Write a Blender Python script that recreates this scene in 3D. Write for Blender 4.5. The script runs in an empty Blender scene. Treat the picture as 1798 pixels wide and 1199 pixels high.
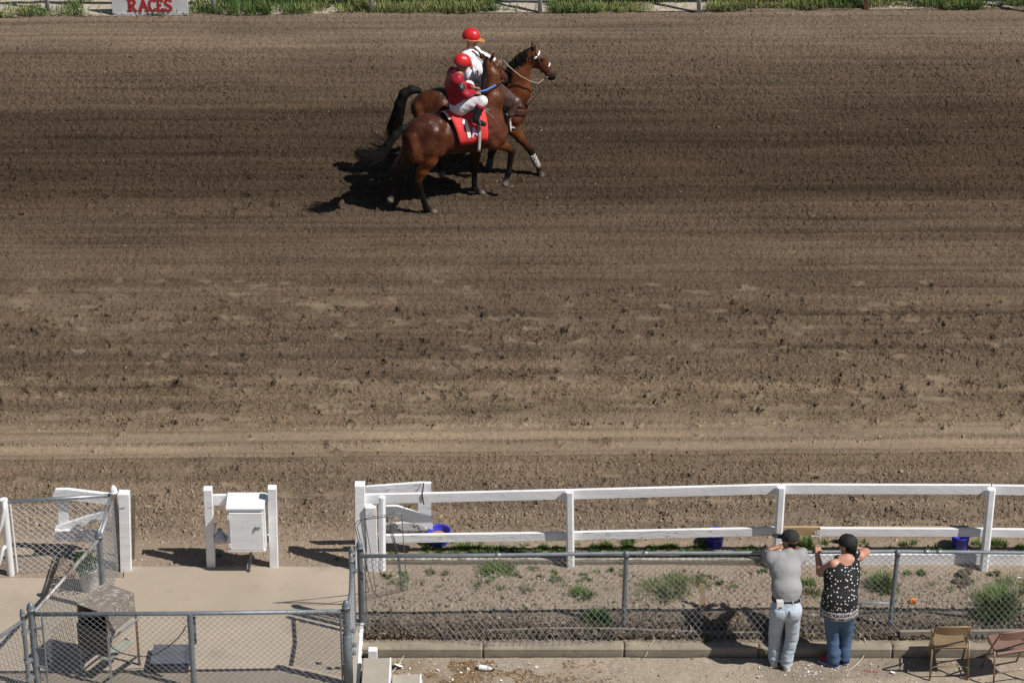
import bpy, math, random
import numpy as np
from mathutils import Vector, Matrix

scene = bpy.context.scene
R = math.radians
# ------------------------------------------------------------------ camera
W0, H0 = 1798.0, 1199.0
FPX, CAMZ, TILT = 5720.0, 23.2, R(31)
CA, SA = math.cos(TILT), math.sin(TILT)
cam_d = bpy.data.cameras.new('camera')
cam = bpy.data.objects.new('camera', cam_d)
scene.collection.objects.link(cam)
cam_d.sensor_width = 36.0
cam_d.lens = FPX / W0 * 36.0
cam_d.clip_start = 0.5
cam_d.clip_end = 2000
cam.location = (0, 0, CAMZ)
cam.rotation_euler = (R(90) - TILT, 0, 0)
scene.camera = cam
# ------------------------------------------------------------------ light
SUN_EL = R(52)
SDX, SDY = -0.928, 0.372            # ground direction in which shadows fall
sun_d = bpy.data.lights.new('sun', 'SUN')
sun = bpy.data.objects.new('sun', sun_d)
scene.collection.objects.link(sun)
sun_d.energy = 5.0
sun_d.angle = R(0.5)
sun_d.color = (1.0, 0.955, 0.89)
dv = Vector((SDX * math.cos(SUN_EL), SDY * math.cos(SUN_EL), -math.sin(SUN_EL)))
sun.rotation_euler = dv.to_track_quat('-Z', 'Y').to_euler()
sun.location = (12, 20, 30)
world = bpy.data.worlds.new('World')
scene.world = world
world.use_nodes = True
wn = world.node_tree
bg = wn.nodes['Background']
sky = wn.nodes.new('ShaderNodeTexSky')
sky.sky_type = 'NISHITA'
sky.sun_disc = False
sky.sun_elevation = SUN_EL
sky.sun_rotation = math.atan2(-SDX, -SDY)
wn.links.new(sky.outputs[0], bg.inputs[0])
bg.inputs[1].default_value = 0.05
scene.view_settings.view_transform = 'Standard'
scene.view_settings.look = 'None'
scene.view_settings.exposure = 0.0
scene.view_settings.gamma = 1.0
scene.view_settings.use_curve_mapping = False

# ------------------------------------------------------------------ measuring: photo pixel -> world
def ray(px, py):
    u = (px - W0 / 2) / FPX
    v = (py - H0 / 2) / FPX
    return (u, CA - v * SA, -SA - v * CA)
def G(px, py, z=0.0):               # point at height z
    d = ray(px, py); t = (z - CAMZ) / d[2]
    return np.array((d[0] * t, d[1] * t, z))
def P(px, py, Y):                   # point at distance Y
    d = ray(px, py); t = Y / d[1]
    return np.array((d[0] * t, Y, CAMZ + d[2] * t))

# ------------------------------------------------------------------ objects
def wloc(o):
    p = Vector((0, 0, 0))
    while o is not None:
        p = p + Vector(o.location); o = o.parent
    return p
def tag(o, label=None, cat=None, group=None, kind=None):
    if label: o['label'] = label
    if cat: o['category'] = cat
    if group: o['group'] = group
    if kind: o['kind'] = kind
    return o
def thing(name, loc, label, cat, group=None):
    o = bpy.data.objects.new(name, None)
    scene.collection.objects.link(o)
    o.location = Vector([float(c) for c in loc])
    o.empty_display_size = 0.1
    return tag(o, label, cat, group)
def mesh_obj(name, V, Fs, mat, parent=None, smooth=False, cols=None, loc=None):
    """one mesh object from world-space vertices"""
    V = np.asarray(V, dtype=np.float64).reshape(-1, 3)
    if parent is not None:
        off = np.array(wloc(parent))
    elif loc is not None:
        off = np.array(loc, dtype=float)
    else:
        off = np.array(((V[:, 0].min() + V[:, 0].max()) / 2, (V[:, 1].min() + V[:, 1].max()) / 2, V[:, 2].min()))
    me = bpy.data.meshes.new(name)
    if isinstance(Fs, np.ndarray):
        n, k = Fs.shape
        me.vertices.add(len(V))
        me.vertices.foreach_set('co', (V - off).astype(np.float32).ravel())
        me.loops.add(n * k)
        me.loops.foreach_set('vertex_index', Fs.astype(np.int32).ravel())
        me.polygons.add(n)
        me.polygons.foreach_set('loop_start', np.arange(0, n * k, k, dtype=np.int32))
        me.polygons.foreach_set('loop_total', np.full(n, k, dtype=np.int32))
        me.update(calc_edges=True)
    else:
        me.from_pydata((V - off).tolist(), [], Fs)
    if smooth:
        me.polygons.foreach_set('use_smooth', np.ones(len(me.polygons), dtype=bool))
    if cols is not None:
        at = me.color_attributes.new('Col', 'FLOAT_COLOR', 'POINT')
        c4 = np.ones((len(V), 4), dtype=np.float32); c4[:, :np.shape(cols)[-1]] = cols
        at.data.foreach_set('color', c4.ravel())
    me.update()
    if mat is not None: me.materials.append(mat)
    o = bpy.data.objects.new(name, me)
    scene.collection.objects.link(o)
    if parent is not None: o.parent = parent
    else: o.location = off
    return o

class MB:
    """collects shapes that make ONE mesh"""
    def __init__(s): s.v = []; s.f = []
    def add(s, V, Fs):
        b = len(s.v)
        s.v.extend([tuple(float(c) for c in p) for p in V])
        s.f.extend([tuple(int(i) + b for i in q) for q in Fs]); return s
    def box(s, c, size, rz=0.0, rx=0.0, ry=0.0, bev=0.0):
        x, y, z = [d / 2 for d in size]
        M = Matrix.Rotation(rz, 3, 'Z') @ Matrix.Rotation(ry, 3, 'Y') @ Matrix.Rotation(rx, 3, 'X')
        c = Vector([float(q) for q in c])
        if bev <= 0:
            V = [c + M @ Vector((sx * x, sy * y, sz * z)) for sz in (-1, 1) for sx, sy in ((-1, -1), (1, -1), (1, 1), (-1, 1))]
            return s.add(V, [(0, 3, 2, 1), (4, 5, 6, 7), (0, 1, 5, 4), (1, 2, 6, 5), (2, 3, 7, 6), (3, 0, 4, 7)])
        b = min(bev, x * .9, y * .9, z * .9)
        rings = [(x - b, y - b, -z, b), (x, y, -z + b, b), (x, y, z - b, b), (x - b, y - b, z, b)]
        V = []
        for (X, Y, Z, bb) in rings:
            for sx, sy in ((-1, -1), (1, -1), (1, 1), (-1, 1)):
                if sx * sy > 0: q = [(sx * X, sy * (Y - bb)), (sx * (X - bb), sy * Y)]
                else: q = [(sx * (X - bb), sy * Y), (sx * X, sy * (Y - bb))]
                if (sx, sy) in ((-1, -1),): q = [(-X, -(Y - bb)), (-(X - bb), -Y)]
                if (sx, sy) == (1, -1): q = [(X - bb, -Y), (X, -(Y - bb))]
                if (sx, sy) == (1, 1): q = [(X, Y - bb), (X - bb, Y)]
                if (sx, sy) == (-1, 1): q = [(-(X - bb), Y), (-X, Y - bb)]
                V += [c + M @ Vector((a, d, Z)) for a, d in q]
        F = [tuple(range(7, -1, -1)), tuple(range(24, 32))]
        for r in range(3):
            for i in range(8):
                F.append((r * 8 + i, r * 8 + (i + 1) % 8, r * 8 + 8 + (i + 1) % 8, r * 8 + 8 + i))
        return s.add(V, F)
    def bar(s, a, b, w, h, up=(0, 0, 1), bev=0.0):
        """rectangular bar from a to b, w across, h along 'up'"""
        a = Vector([float(q) for q in a]); b = Vector([float(q) for q in b])
        d = (b - a).normalized(); up = Vector(up)
        if d.cross(up).length < 1e-3: up = Vector((0, 1, 0))
        sd = d.cross(up).normalized(); up = sd.cross(d).normalized()
        V = []
        if bev > 0:
            prof = [(-w/2, -h/2+bev), (-w/2+bev, -h/2), (w/2-bev, -h/2), (w/2, -h/2+bev), (w/2, h/2-bev), (w/2-bev, h/2), (-w/2+bev, h/2), (-w/2, h/2-bev)]
        else:
            prof = [(-w/2, -h/2), (w/2, -h/2), (w/2, h/2), (-w/2, h/2)]
        n = len(prof)
        for e in (a, b):
            for x, z in prof: V.append(e + sd * x + up * z)
        F = [tuple(range(n)), tuple(range(2*n-1, n-1, -1))]
        for i in range(n): F.append((i, n + i, n + (i + 1) % n, (i + 1) % n))
        return s.add(V, F)
    def tube(s, pts, r, n=8, cap=True, closed=False):
        pts = [Vector([float(q) for q in p]) for p in pts]
        m = len(pts)
        rs = r if hasattr(r, '__len__') else [r] * m
        V = []; prev = None
        for i, p in enumerate(pts):
            if closed: d = pts[(i + 1) % m] - pts[i - 1]
            else: d = pts[min(i + 1, m - 1)] - pts[max(i - 1, 0)]
            d.normalize()
            if prev is None:
                u = d.cross(Vector((0, 0, 1)))
                if u.length < 1e-3: u = d.cross(Vector((1, 0, 0)))
            else:
                u = prev - d * prev.dot(d)
            u.normalize(); prev = u; w = d.cross(u)
            for k in range(n):
                t = 2 * math.pi * k / n
                V.append(p + (u * math.cos(t) + w * math.sin(t)) * rs[i])
        F = []
        for i in range(m if closed else m - 1):
            a = i * n; b = ((i + 1) % m) * n
            for k in range(n): F.append((a + k, a + (k + 1) % n, b + (k + 1) % n, b + k))
        if cap and not closed:
            F.append(tuple(range(n - 1, -1, -1))); F.append(tuple(range((m - 1) * n, m * n)))
        return s.add(V, F)
    def lathe(s, c, prof, n=20, rz=0.0, M=None, cap=True):
        c = Vector([float(q) for q in c]); V = []
        for r, z in prof:
            for k in range(n):
                t = 2 * math.pi * k / n + rz
                p = Vector((r * math.cos(t), r * math.sin(t), z))
                if M is not None: p = M @ p
                V.append(c + p)
        F = []
        for i in range(len(prof) - 1):
            for k in range(n):
                F.append((i*n+k, i*n+(k+1) % n, (i+1)*n+(k+1) % n, (i+1)*n+k))
        if cap:
            F.append(tuple(range(n - 1, -1, -1))); m = len(prof) - 1
            F.append(tuple(range(m * n, m * n + n)))
        return s.add(V, F)
    def prism(s, poly, d):
        """closed 3-D polygon pushed along d"""
        n = len(poly); d = np.array(d, dtype=float)
        V = [np.array(p, dtype=float) for p in poly]; V = V + [p + d for p in V]
        F = [tuple(range(n)), tuple(range(2*n-1, n-1, -1))]
        for i in range(n): F.append((i, n+i, n+(i+1) % n, (i+1) % n))
        return s.add(V, F)
    def build(s, name, mat, parent=None, smooth=False, loc=None):
        return mesh_obj(name, s.v, s.f, mat, parent, smooth, loc=loc)

def smooth_by_angle(o, ang=40):
    me = o.data
    me.polygons.foreach_set('use_smooth', np.ones(len(me.polygons), dtype=bool))
    import bmesh
    bm = bmesh.new(); bm.from_mesh(me)
    bmesh.ops.recalc_face_normals(bm, faces=bm.faces)
    for e in bm.edges:
        if len(e.link_faces) == 2 and e.calc_face_angle(0) > R(ang): e.smooth = False
    bm.to_mesh(me); bm.free()
    return o

# ------------------------------------------------------------------ noise for meshes
def hash2(ix, iy, seed):
    h = (ix.astype(np.int64) * 374761393 + iy.astype(np.int64) * 668265263 + seed * 974634777) & 0x7fffffff
    h = ((h ^ (h >> 13)) * 1274126177) & 0x7fffffff
    return ((h ^ (h >> 16)) & 0xffff) / 65535.0
def vnoise(x, y, seed=0):
    ix = np.floor(x); iy = np.floor(y); fx = x - ix; fy = y - iy
    fx = fx * fx * (3 - 2 * fx); fy = fy * fy * (3 - 2 * fy)
    a = hash2(ix, iy, seed); b = hash2(ix + 1, iy, seed); c = hash2(ix, iy + 1, seed); d = hash2(ix + 1, iy + 1, seed)
    return (a + (b - a) * fx) * (1 - fy) + (c + (d - c) * fx) * fy
def fbm(x, y, seed=0, oct=4, gain=.5):
    s = 0; a = 1; t = 0
    for i in range(oct):
        s = s + a * vnoise(x * 2 ** i + 17.3 * i, y * 2 ** i - 9.1 * i, seed + i); t += a; a *= gain
    return s / t
def sstep(a, b, x):
    t = np.clip((x - a) / (b - a), 0, 1); return t * t * (3 - 2 * t)
rng = np.random.default_rng(11)
random.seed(5)

# ------------------------------------------------------------------ materials
def M(name, col, rough=.6, metal=0.0, var=.12, scale=6.0, col2=None, thr=None, bump=0.0, bscale=60.0, vcol=False, spec=.5,
      coat=0.0, stretch=(1, 1, 1), detail=5, soft=.12, fine=0.0, fscale=150.0, abump=False, bdetail=4):
    m = bpy.data.materials.new(name); m.use_nodes = True
    nt = m.node_tree; b = nt.nodes['Principled BSDF']
    b.inputs['Roughness'].default_value = rough
    b.inputs['Metallic'].default_value = metal
    b.inputs['Specular IOR Level'].default_value = spec
    b.inputs['Coat Weight'].default_value = coat
    tc = nt.nodes.new('ShaderNodeTexCoord')
    mp = nt.nodes.new('ShaderNodeMapping'); mp.inputs['Scale'].default_value = stretch
    nt.links.new(tc.outputs['Object'], mp.inputs['Vector'])
    n = nt.nodes.new('ShaderNodeTexNoise'); n.inputs['Scale'].default_value = scale; n.inputs['Detail'].default_value = detail
    nt.links.new(mp.outputs[0], n.inputs['Vector'])
    if vcol:
        vc = nt.nodes.new('ShaderNodeVertexColor'); vc.layer_name = 'Col'
        src = vc.outputs['Color']
    else:
        rgb = nt.nodes.new('ShaderNodeRGB'); rgb.outputs[0].default_value = (*col, 1); src = rgb.outputs[0]
    mr = nt.nodes.new('ShaderNodeMapRange')
    mr.inputs['From Min'].default_value = .3; mr.inputs['From Max'].default_value = .7
    mr.inputs['To Min'].default_value = 1 - var; mr.inputs['To Max'].default_value = 1 + var
    nt.links.new(n.outputs['Fac'], mr.inputs['Value'])
    vm = nt.nodes.new('ShaderNodeVectorMath'); vm.operation = 'SCALE'
    nt.links.new(src, vm.inputs[0]); nt.links.new(mr.outputs[0], vm.inputs['Scale'])
    out = vm.outputs[0]
    if fine > 0:
        nf = nt.nodes.new('ShaderNodeTexNoise'); nf.inputs['Scale'].default_value = fscale; nf.inputs['Detail'].default_value = 3
        nt.links.new(mp.outputs[0], nf.inputs['Vector'])
        mf = nt.nodes.new('ShaderNodeMapRange')
        mf.inputs['From Min'].default_value = .3; mf.inputs['From Max'].default_value = .7
        mf.inputs['To Min'].default_value = 1 - fine; mf.inputs['To Max'].default_value = 1 + fine
        nt.links.new(nf.outputs['Fac'], mf.inputs['Value'])
        v3 = nt.nodes.new('ShaderNodeVectorMath'); v3.operation = 'SCALE'
        nt.links.new(out, v3.inputs[0]); nt.links.new(mf.outputs[0], v3.inputs['Scale']); out = v3.outputs[0]
    if col2 is not None:
        n2 = nt.nodes.new('ShaderNodeTexNoise'); n2.inputs['Scale'].default_value = scale * 1.7; n2.inputs['Detail'].default_value = 6
        n2.inputs['Roughness'].default_value = .65
        nt.links.new(mp.outputs[0], n2.inputs['Vector'])
        r2 = nt.nodes.new('ShaderNodeMapRange')
        r2.inputs['From Min'].default_value = thr; r2.inputs['From Max'].default_value = thr + soft
        nt.links.new(n2.outputs['Fac'], r2.inputs['Value'])
        mx = nt.nodes.new('ShaderNodeMix'); mx.data_type = 'RGBA'
        nt.links.new(r2.outputs[0], mx.inputs['Factor']); nt.links.new(out, mx.inputs['A'])
        mx.inputs['B'].default_value = (*col2, 1); out = mx.outputs['Result']
    nt.links.new(out, b.inputs['Base Color'])
    if bump > 0:
        n3 = nt.nodes.new('ShaderNodeTexNoise'); n3.inputs['Scale'].default_value = bscale; n3.inputs['Detail'].default_value = bdetail
        nt.links.new(mp.outputs[0], n3.inputs['Vector'])
        bp = nt.nodes.new('ShaderNodeBump'); bp.inputs['Strength'].default_value = 1.0; bp.inputs['Distance'].default_value = bump
        if abump: nt.links.new(vc.outputs['Alpha'], bp.inputs['Strength'])
        nt.links.new(n3.outputs['Fac'], bp.inputs['Height']); nt.links.new(bp.outputs[0], b.inputs['Normal'])
    return m

m_white = M('white_paint', (.80, .81, .83), .5, var=.08, scale=5, col2=(.45, .42, .38), thr=.655, soft=.06, bump=.003, bscale=25, stretch=(.5, 1, 1.5), fine=.04, fscale=30)
m_peel = M('peeling_white_paint', (.78, .79, .81), .55, var=.08, scale=9, col2=(.33, .30, .27), thr=.615, soft=.02, bump=.006, bscale=18, stretch=(.45, 1, 2.2))
m_weather = M('weathered_paint', (.60, .61, .62), .7, var=.12, scale=9, col2=(.16, .14, .12), thr=.52, soft=.06, bump=.004, bscale=30)
m_raw = M('raw_wood', (.40, .27, .15), .7, var=.2, scale=5, stretch=(1, 8, 8), col2=(.22, .13, .07), thr=.62)
m_wood = M('grey_wood', (.22, .19, .15), .85, var=.3, scale=4, stretch=(1, 10, 10), bump=.003, bscale=30, col2=(.09, .07, .055), thr=.6)
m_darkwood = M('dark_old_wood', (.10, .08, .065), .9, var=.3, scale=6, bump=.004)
m_galv = M('galvanized_steel', (.30, .33, .36), .42, .55, var=.16, scale=8, col2=(.17, .18, .19), thr=.62)
m_galvd = M('dull_steel', (.19, .22, .25), .5, .4, var=.18, scale=10, col2=(.09, .10, .11), thr=.6)
m_wire = M('fence_wire', (.27, .28, .29), .45, .25, var=.15, scale=10)
m_wirew = M('painted_fence_wire', (.68, .69, .69), .5, .1, var=.1, scale=10)
m_rustrail = M('rusted_pipe', (.36, .36, .37), .5, .3, var=.12, scale=5, col2=(.17, .095, .06), thr=.50, soft=.12, stretch=(1, .35, 1))
m_rust = M('rusted_steel', (.24, .12, .06), .8, .2, var=.3, scale=18, col2=(.16, .15, .15), thr=.55)
m_whitepipe = M('white_pipe', (.74, .75, .76), .4, var=.05, scale=6, col2=(.4, .38, .35), thr=.7)
m_conc = M('concrete', (.34, .29, .23), .9, var=.10, scale=3, col2=(.22, .18, .14), thr=.62, soft=.2, bump=.004, bscale=80, fine=.12)
m_slabconc = M('dusty_concrete', (.36, .30, .235), .9, var=.10, scale=1.1, col2=(.27, .22, .165), thr=.55, soft=.22, bump=.003, bscale=60, fine=.08, fscale=90)
m_stepconc = M('step_concrete', (.36, .325, .27), .9, var=.07, scale=5, fine=.1, bump=.003)
m_kerbc = M('kerb_concrete', (.27, .23, .175), .9, var=.2, scale=4, col2=(.15, .115, .08), thr=.52, soft=.2, bump=.004, bscale=60, fine=.2)
m_blue = M('blue_plastic', (.05, .055, .50), .4, var=.1, scale=5)
m_feed = M('grain_feed', (.50, .24, .07), .9, var=.3, scale=60, bump=.01, bscale=120)
m_black = M('black_rubber', (.02, .02, .022), .55, var=.2)
m_blk = M('black_cloth', (.012, .012, .014), .8, var=.2, scale=20, bump=.003, bscale=30)
m_paper = M('white_paper', (.80, .80, .80), .7, var=.05, scale=30)
m_ground = M('dirt_ground', None, .95, vcol=True, var=.10, scale=20, fine=.30, fscale=70, bump=.034, bscale=42, spec=.1, abump=True, bdetail=6)
m_clod = M('dirt_clods', None, .95, vcol=True, var=.16, scale=25, bump=.006, bscale=90, spec=.1)
m_grass = M('grass_blades', None, .6, vcol=True, var=.2, scale=3, spec=.25)
m_coat = M('horse_coat', None, .36, vcol=True, var=.26, scale=5, spec=.27, fine=.14, fscale=110, bump=.034, bscale=7, bdetail=6)
m_hair = M('black_horse_hair', (.008, .0068, .0062), .7, var=.3, scale=30, spec=.16)
m_skin = M('body_skin', None, .5, vcol=True, var=.06, scale=14)
m_leather = M('brown_leather', (.060, .028, .022), .45, var=.25, scale=12, bump=.002)
m_blkleather = M('black_leather', (.012, .012, .013), .3, var=.2, scale=12)
m_redplas = M('red_helmet_shell', (.56, .016, .018), .36, var=.10, coat=.1)
m_tan = M('tan_leather', (.42, .17, .06), .5, var=.1)
m_silk = M('crimson_silk', (.33, .006, .022), .55, var=.08, scale=9, bump=.008, bscale=11)
m_clothred = M('red_saddle_cloth', (.66, .035, .035), .7, var=.06, scale=7, bump=.006, bscale=14)
m_breech = M('white_breeches', (.70, .69, .72), .7, var=.05, scale=8, bump=.006, bscale=25)
m_wshirt = M('white_shirt', (.74, .75, .78), .75, var=.05, scale=8, bump=.010, bscale=16)
m_tee = M('grey_tshirt', (.30, .30, .305), .85, var=.06, scale=5, bump=.014, bscale=10, stretch=(1, 1, 1.5), fine=.05, fscale=70)
m_ljean = M('light_denim', (.39, .45, .52), .85, var=.14, scale=6, col2=(.50, .55, .60), thr=.55, soft=.2, bump=.014, bscale=14, fine=.06)
m_djean = M('blue_denim', (.055, .105, .19), .85, var=.16, scale=6, col2=(.11, .17, .27), thr=.56, soft=.2, bump=.012, bscale=13, fine=.08)
m_cap = M('charcoal_cap', (.022, .021, .021), .85, var=.15, scale=20)
m_shoe = M('pale_shoe', (.46, .45, .42), .7, var=.12, scale=15)
m_navy = M('navy_shoe', (.02, .03, .12), .6, var=.15, scale=15)
m_redlace = M('red_lace', (.65, .04, .02), .6)
m_rope = M('pale_rope', (.55, .50, .42), .8, var=.15)
m_signw = M('sign_board_white', (.66, .67, .69), .6, var=.07, scale=6, col2=(.38, .37, .36), thr=.66, soft=.08)
m_signr = M('sign_paint_red', (.42, .03, .03), .6, var=.14, scale=14)
m_num = M('white_number', (.80, .80, .80), .6, var=.03)
m_lilac = M('lilac_letter', (.62, .55, .72), .6, var=.03)
m_bluerein = M('blue_rein', (.06, .17, .52), .5)
m_palestrap = M('pale_strap', (.60, .58, .52), .6, var=.1)
m_tanchair = M('tan_chair_metal', (.27, .19, .105), .45, .25, var=.12, scale=5, col2=(.20, .085, .03), thr=.62, soft=.14)
m_mauvechair = M('mauve_chair_metal', (.255, .152, .122), .45, .2, var=.1, scale=5, col2=(.26, .10, .04), thr=.61, soft=.14)
m_hoof = None
# ================================================================== GROUND
def srgb(r, g, b):
    c = np.array((r, g, b)) / 255.0
    return np.where(c <= .04045, c / 12.92, ((c + .055) / 1.055) ** 2.4)
def Yof(py): return float(G(899, py)[1])
BAND = [  # photo row, albedo of the dirt there (damp dark to dry pale)
    (14, (.185, .148, .112)), (34, (.165, .130, .098)), (80, (.150, .116, .086)), (105, (.105, .079, .058)), (185, (.092, .068, .049)), (205, (.066, .047, .033)),
    (290, (.060, .042, .029)), (345, (.068, .049, .034)), (375, (.098, .073, .052)), (450, (.112, .083, .059)), (560, (.112, .084, .060)),
    (650, (.122, .092, .066)), (700, (.155, .118, .083)), (756, (.165, .127, .090)), (765, (.235, .185, .137)), (802, (.232, .182, .135)), (816, (.165, .126, .090)),
    (870, (.168, .132, .100)), (925, (.205, .163, .125)), (955, (.275, .222, .175)), (1000, (.275, .228, .185)), (1065, (.265, .222, .18)), (1110, (.20, .165, .13)), (1200, (.20, .165, .13))]
by = np.array([Yof(p) for p, _ in BAND])[::-1]
bc = (np.array([c for _, c in BAND]) * np.array((.98, .945, .89)))[::-1]
YP = {p: Yof(p) for p in range(0, 1200, 2)}
CL = [(20, .5), (60, .35), (110, .75), (200, .9), (330, .8), (400, .65), (480, .5), (540, .55), (640, .75), (752, .6), (765, .05), (776, .10), (783, .45), (790, .06), (800, .05), (814, .5), (850, .8), (905, .9), (930, .35), (950, .10), (1010, .14), (1060, .30), (1110, .5)]
cy = np.array([Yof(p) for p, _ in CL])[::-1]; cd = np.array([d for _, d in CL])[::-1]

# smooth scuffs (pale, pressed flat) and hoof prints, in metres
scuffs = []; prints = []
def addscuff(n, p0, p1, lmin, lmax, x0=-8.8, x1=8.8):
    for _ in range(n):
        py = random.uniform(p0, p1); L = random.uniform(lmin, lmax)
        scuffs.append((random.uniform(x0, x1), Yof(py), L, random.uniform(.07, .12), random.gauss(0, .18)))
addscuff(52, 492, 560, .14, .42); addscuff(60, 555, 640, .12, .30); addscuff(90, 660, 756, .15, .6); addscuff(26, 815, 860, .1, .3); addscuff(60, 860, 935, .1, .35)
def addprint(n, p0, p1, x0=-8.8, x1=8.8, d=1.0):
    for _ in range(n):
        prints.append((random.uniform(x0, x1), Yof(random.uniform(p0, p1)), random.uniform(.035, .062), d * random.uniform(.6, 1.2)))
addprint(55, 290, 385, -8.8, -1.5, .8); addprint(15, 290, 380, -1.5, 8.8, .6); addprint(120, 500, 600, d=.8); addprint(330, 540, 700, d=.85); addprint(190, 660, 752, d=.95); addprint(16, 756, 800, d=.8); addprint(45, 810, 930)

SLOPE = .0147
def ground_fields(X, Y):
    """height, albedo (with grain in the 4th channel) and clod density of the bare earth"""
    run = SLOPE * (X + 8.5) * sstep(33.9, 34.6, Y)
    st = fbm(X * .20, Y * 5.0, 3, 4)
    st2 = fbm(X * .45, Y * 12.0, 33, 3)
    st3 = fbm(X * .16, (Y - SLOPE * X) * 24.0, 37, 2)
    bl = fbm(X * .7, Y * 1.5, 7, 4)
    Y0 = Y - run
    Yw = Y0 + (fbm(X * .25, Y * .9, 21, 3) - .5) * .9 * sstep(35.8, 37, Y0)
    Yn = Y0 + (fbm(X * .8, Y * 2.0, 23, 3) - .5) * .16
    Yw = np.where(Y0 < 36.3, Yn, Yw)
    col = np.stack([np.interp(Yw, by, bc[:, i]) for i in range(3)], -1)
    track = sstep(33.5, 34.2, Y)
    col = col * (1 + track * ((st - .5) * .65 + (st2 - .5) * .42 + (st3 - .5) * .5 * sstep(36.3, 37.5, Y0)) + (bl - .5) * .35)[..., None]
    dry = sstep(.56, .74, fbm(X * 1.6, Y * 3.0, 51, 4)) * np.interp(Y, [33.2, 33.9, 36.0, 38.8, 40.5, 42], [.5, .5, .55, .45, .2, .0])
    dry = dry * (1 - sstep(46, 47, Y))
    col = col * (1 - .55 * dry[..., None]) + np.array((.225, .175, .125)) * (.55 * dry[..., None])
    dens = np.interp(Yn, cy, cd) * (1 - .85 * dry) * np.clip(.35 + 1.3 * fbm(X * .9, Y * 2.5, 61, 3), .2, 1.5)
    grain = np.clip(.16 + 1.05 * np.interp(Yn, cy, cd), .12, 1.0) * (1 - .65 * dry) * np.clip(.45 + 1.1 * fbm(X * 1.3, Y * 3.5, 63, 3), .35, 1.2)
    h = (fbm(X * 1.2, Y * 2.5, 5, 3) - .5) * .03
    h = h + (fbm(X * 15, Y * 15, 15, 3, .7) - .5) * .055 * grain
    h = h + (vnoise(X * 43, Y * 43, 18) - .5) * .026 * grain
    h = h + track * (((st2 - .5) * .026 + (st3 - .5) * .030) * sstep(36, 37, Y0))
    # tyre ruts pressed into the pale strip
    for p, w, d in ((772, .11, -.022), (784, .05, .030), (795, .14, -.024), (779, .02, .012), (789, .02, .014), (803, .022, .022), (807, .022, -.016), (811, .022, .020), (764, .035, .02), (800, .015, .010)):
        yc = Yof(p) + .05 * (fbm(X * .3, X * 0, 71, 2) - .5)
        g = np.exp(-((Y0 - yc) / w) ** 2 * 2)
        h = h + d * g * (.6 + .8 * vnoise(X * 1.5, X * 0 + p, 73))
        if d > .015: col = col * (1 - .22 * g)[..., None]; grain = np.clip(grain + .5 * g, 0, 1)
    return h, np.concatenate([col, grain[..., None]], -1), dens

def stamp(xs, ys, h, col, dens):
    pale = np.array((.205, .158, .108))
    for (cx, cy_, L, w, a) in scuffs:
        i0, i1 = np.searchsorted(xs, (cx - L, cx + L)); j0, j1 = np.searchsorted(ys, (cy_ - w * 2.5, cy_ + w * 2.5))
        if i1 <= i0 or j1 <= j0: continue
        XX, YY = np.meshgrid(xs[i0:i1], ys[j0:j1])
        dx = XX - cx; dy = (YY - cy_) - dx * a * .5
        r = (dx / L) ** 2 * 3.4 + (dy / w) ** 2 * 1.8 + (vnoise(XX * 12, YY * 20, 5) - .5) * 1.1 + (vnoise(XX * 40, YY * 40, 6) - .5) * .5
        k = 1 - sstep(.25, 1.05, r)
        s = np.s_[j0:j1, i0:i1]
        h[s] = h[s] * (1 - .85 * k) + k * (-.010)
        c3 = col[s][..., :3]
        f = pale * (.55 + .45 * np.clip(c3.mean(-1, keepdims=True) / .13, .5, 1.15))
        kk = k * (.45 + .5 * vnoise(XX * 9, YY * 22, 31)); col[s][..., :3] = c3 * (1 - kk[..., None]) + f * kk[..., None]; col[s][..., 3] *= (1 - .9 * k)
        dens[s] *= (1 - k)
    for (cx, cy_, r0, d) in prints:
        i0, i1 = np.searchsorted(xs, (cx - .3, cx + .3)); j0, j1 = np.searchsorted(ys, (cy_ - .3, cy_ + .3))
        if i1 <= i0 or j1 <= j0: continue
        XX, YY = np.meshgrid(xs[i0:i1], ys[j0:j1])
        el = 1.5 + 1.0 * ((cx * 37.7) % 1)
        ang = ((cx * 91.3) % 1 - .5) * .7
        dx = (XX - cx) * math.cos(ang) + (YY - cy_) * math.sin(ang); dy = (YY - cy_) * math.cos(ang) - (XX - cx) * math.sin(ang)
        r = np.sqrt((dx / el) ** 2 + dy ** 2) / r0 + (vnoise(XX * 18, YY * 18, 9) - .5) * 1.0 + (vnoise(XX * 45, YY * 45, 10) - .5) * .6
        s = np.s_[j0:j1, i0:i1]
        # deeper at the toe, earth thrown up behind it
        h[s] += d * (-.033 * (1 - sstep(.4, 1.05, r)) * (.5 + .5 * np.clip(dx / r0 + .5, 0, 1)) + .035 * np.exp(-((r - 1.35) / .3) ** 2) * np.clip(dx / r0, 0, 1))
        col[s][..., :3] *= (1 - .15 * (1 - sstep(.5, 1.3, r)))[..., None]

def grid_mesh(name, xs, ys, h, col, mat, shear=None):
    nx, ny = len(xs), len(ys)
    X, Y = np.meshgrid(xs, ys)
    if shear is not None: Y = Y + shear(X)
    V = np.stack([X.ravel(), Y.ravel(), h.ravel()], -1)
    i = np.arange(nx * ny).reshape(ny, nx)
    F = np.stack([i[:-1, :-1].ravel(), i[:-1, 1:].ravel(), i[1:, 1:].ravel(), i[1:, :-1].ravel()], -1)
    o = mesh_obj(name, V, F, mat, smooth=False, cols=col.reshape(-1, col.shape[-1]), loc=(0, 0, 0))
    o['kind'] = 'structure'
    return o

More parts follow.
